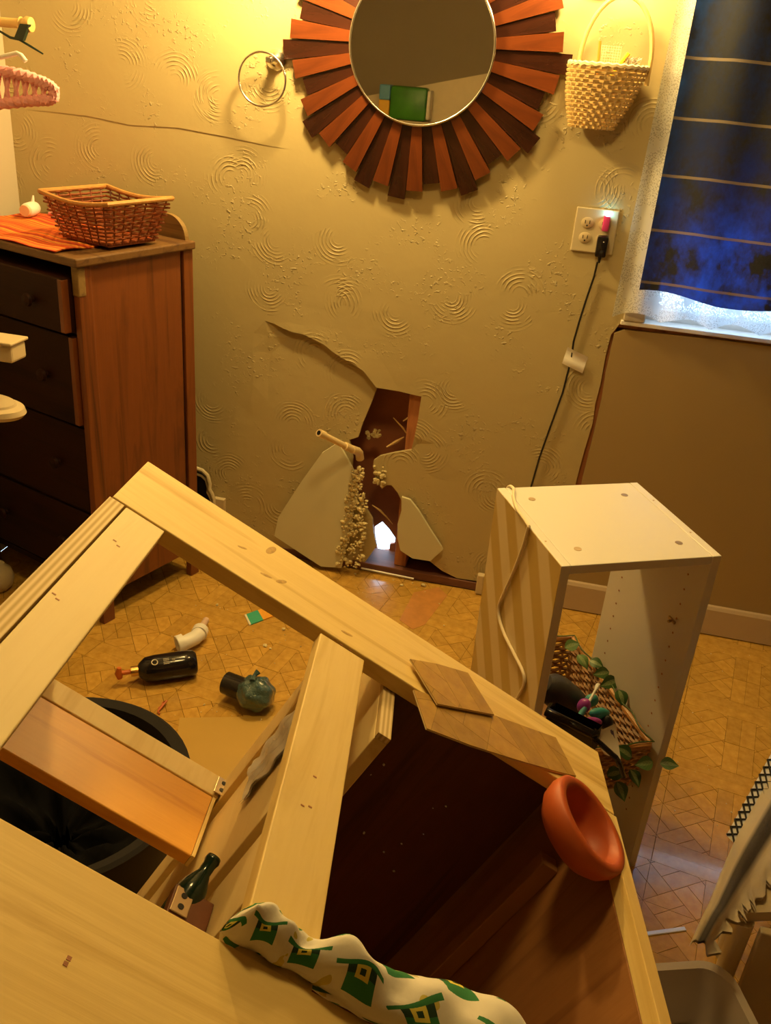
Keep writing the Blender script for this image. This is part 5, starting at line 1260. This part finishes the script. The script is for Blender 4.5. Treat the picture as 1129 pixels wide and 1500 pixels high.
# cream stool at the right edge
tz = 0.36; so_ = FP(1078, 1352, tz-0.05)
t = thing('cream_stool', 'low cream wooden stool with a striped towel over it', 'stool', (so_[0]+0.1, so_[1]+0.1, 0))
seat = [FP(*p, tz-0.03) for p in [(1072, 1338), (1092, 1262), (1120, 1200), (1300, 1180), (1300, 1330)]]
part(t, 'seat', MB().prism([(p[0]-so_[0]-0.1, p[1]-so_[1]-0.1) for p in seat], tz-0.052, tz-0.03), M_['cream'])
for dx_, dy_ in ((-0.085, -0.085), (0.10, -0.10), (-0.03, 0.10), (0.13, 0.12)): part(t, 'leg', MB().tube([(dx_, dy_, 0), (dx_, dy_, tz-0.053)], [0.014, 0.018], 14), M_['cream'], True)
part(t, 'side_panel', MB().box((-0.06, -0.105, 0.02), (0.12, -0.090, tz-0.053), 0.003), M_['cream'])
def towel_mat():
    t = NT('striped_turkish_towel'); u = t.n('ShaderNodeTexCoord'); sp = t.n('ShaderNodeSeparateXYZ'); t.l(u.outputs['UV'], sp.inputs[0])
    v = sp.outputs[1]
    c = t.ramp(v, [(0.0, (0.90, 0.80, 0.62)), (0.24, (0.86, 0.74, 0.58)), (0.34, (0.035, 0.035, 0.055)), (0.56, (0.03, 0.03, 0.05)), (0.66, (0.86, 0.74, 0.58)), (1.0, (0.92, 0.80, 0.62))])
    nz = t.noise(t.coords('UV', (60, 220, 1)), 1.0, 3)
    t.set(t.mix(t.math('MULTIPLY', nz, 0.35), c, (0.50, 0.42, 0.32)), 0.95); t.bump(nz, 0.6, 0.004); return t.m
tL = [np.array(FP(*p, tz)) for p in [(1018, 1360), (1040, 1318), (1062, 1262), (1080, 1222), (1129, 1135), (1160, 1080)]]
tR = [np.array(FP(*p, tz-0.01)) for p in [(1048, 1376), (1076, 1347), (1094, 1330), (1110, 1316), (1142, 1275), (1185, 1230)]]
def tw_fn(u, v):
    a, b_ = lerpl(tL, u), lerpl(tR, u); j = 0.010*math.sin(u*61)+0.006*math.sin(u*97)
    p = a*(1-v)+b_*v; e = (b_-a)/np.linalg.norm(b_-a); p = p+e*j*max(0, v-0.75)*4
    z = p[2]-0.006+0.020*math.sin(PI*min(1, v*1.1))+0.004*math.sin(v*13+u*4)+0.003*math.sin(u*30)*(1-u)-0.03*max(0, 0.12-u)/0.12
    return (p[0], p[1], z)
mb = MB().grid(tw_fn, 40, 26); uv = list(mb.uv); mb.add([(p[0], p[1], p[2]-0.006) for p in mb.v], [f[::-1] for f in list(mb.f)]); mb.uv = uv+uv
o = mb.build('striped_towel', towel_mat(), None, 'all'); tag(o, 'cream towel with a dark stripe and ragged fringe draped over the cream stool', 'towel')
# black and white crochet mat
t = thing('crochet_mat', 'black and white crochet mat hanging behind the striped towel', 'mat', tuple(FP(1095, 1180, tz-0.012)))
c0 = FP(1095, 1180, tz-0.012); mbw = MB(); mbb = MB()
def cm(u, v): return np.array(FP(1064+78*u+22*v, 1222-142*u+22*v, tz-0.010+0.004*v))-c0
def cm_sheet(u, v): return tuple(cm(u, v)-np.array([0, 0, 0.003]))
part(t, 'cream_ground', MB().grid(cm_sheet, 14, 6), M_['white'])
for k in range(13):
    mbb.tube([tuple(cm(k/13, 0)), tuple(cm((k+1)/13, 0.5)), tuple(cm(k/13, 1))], 0.0022, 5); mbb.tube([tuple(cm((k+1)/13, 0)), tuple(cm(k/13, 0.5)), tuple(cm((k+1)/13, 1))], 0.0022, 5)
part(t, 'black_yarn', mbb, M_['black'], True)

# ------------------------------------------------------------------ things behind the camera, seen in the mirror
def MIR(px, py, y):                        # where a ray bounced off the mirror meets the plane y
    d = ray(px, py); p = CAM+d*((DW-0.054-CAM[1])/d[1]); d = d*np.array([1, -1, 1]); return p+d*((y-p[1])/d[1])
m0, m1 = MIR(540, 140, YB+0.3), MIR(727, 105, YB+0.3); sl = (m1[2]-m0[2])/(m1[0]-m0[0])
xa, xb = m0[0]-0.5, m1[0]+0.35
bulk = MB().prism([(xa, 0), (xb, 0), (xb, m1[2]+sl*0.35), (xa, m0[2]-sl*0.5)], YB+0.001, YB+0.3, lambda u, v, w: (u, w, v))
struct(bulk.build('wall_bulkhead', plain('pale_bulkhead_paint', (0.74, 0.62, 0.40), 0.7)), 'pale sloping bulkhead seen in the mirror')
g0, g1 = MIR(556, 172, YB+0.38), MIR(628, 172, YB+0.38); gh = MIR(590, 126, YB+0.38)[2]-g0[2]
hs_ = thing('rear_shelf', 'narrow wooden wall shelf holding the green package, seen in the mirror', 'shelf', (g0[0]-0.1, YB+0.301, g0[2]-0.02))
part(hs_, 'shelf_board', MB().box((0, 0, 0), (g1[0]-g0[0]+0.2, 0.16, 0.02), 0.002), M_['cream'])
for x in (0.06, g1[0]-g0[0]+0.14): part(hs_, 'shelf_bracket', MB().box((x-0.01, 0.0, -0.12), (x+0.01, 0.12, -0.001), 0.003), M_['cream'])
wg = g1[0]-g0[0]
gp = thing('green_package', 'green paper pack with a yellow and blue end seen in the mirror', 'package', (g0[0]+wg/2, YB+0.385, g0[2]+0.001))
part(gp, 'pack_body', MB().box((-wg*0.28, -0.06, 0.0), (wg*0.46, 0.06, gh), 0.02), plain('green_wrap', (0.05, 0.24, 0.015), 0.4, var=0.6, nscale=9), True)
part(gp, 'white_end', MB().box((wg*0.461, -0.055, 0.012), (wg*0.53, 0.055, gh-0.012), 0.01), M_['card'], True)
part(gp, 'blue_end', MB().box((-wg*0.5, -0.058, gh*0.55), (-wg*0.281, 0.058, gh), 0.008), plain('blue_wrap', (0.12, 0.34, 0.55), 0.4))
part(gp, 'yellow_end', MB().box((-wg*0.5, -0.058, 0.0), (-wg*0.281, 0.058, gh*0.549), 0.008), plain('yellow_wrap', (0.80, 0.45, 0.04), 0.4))
# crate that carries the raised end of the tipped cabinet
cr = thing('wooden_crate', 'slatted wooden crate propping up the raised end of the tipped cabinet', 'crate', (-1.075, 0.56, 0))
for sx in (-1, 1):
    for sy_ in (-1, 1): part(cr, 'corner_post', MB().box((sx*0.18-0.015, sy_*0.17-0.015, 0), (sx*0.18+0.015, sy_*0.17+0.015, 0.385), 0.002), M_['pine_z'])
for k in range(3):
    for sy_ in (-1, 1): part(cr, 'crate_slat', MB().box((-0.20, sy_*0.193-0.007, 0.03+k*0.12), (0.20, sy_*0.193+0.007, 0.12+k*0.12), 0.002), M_['pine_x'])
    for sx in (-1, 1): part(cr, 'crate_slat', MB().box((sx*0.203-0.007, -0.185, 0.03+k*0.12), (sx*0.203+0.007, 0.185, 0.12+k*0.12), 0.002), M_['pine_y'])
part(cr, 'crate_top', MB().box((-0.21, -0.20, 0.386), (0.21, 0.20, 0.40), 0.002), M_['ply_face'])
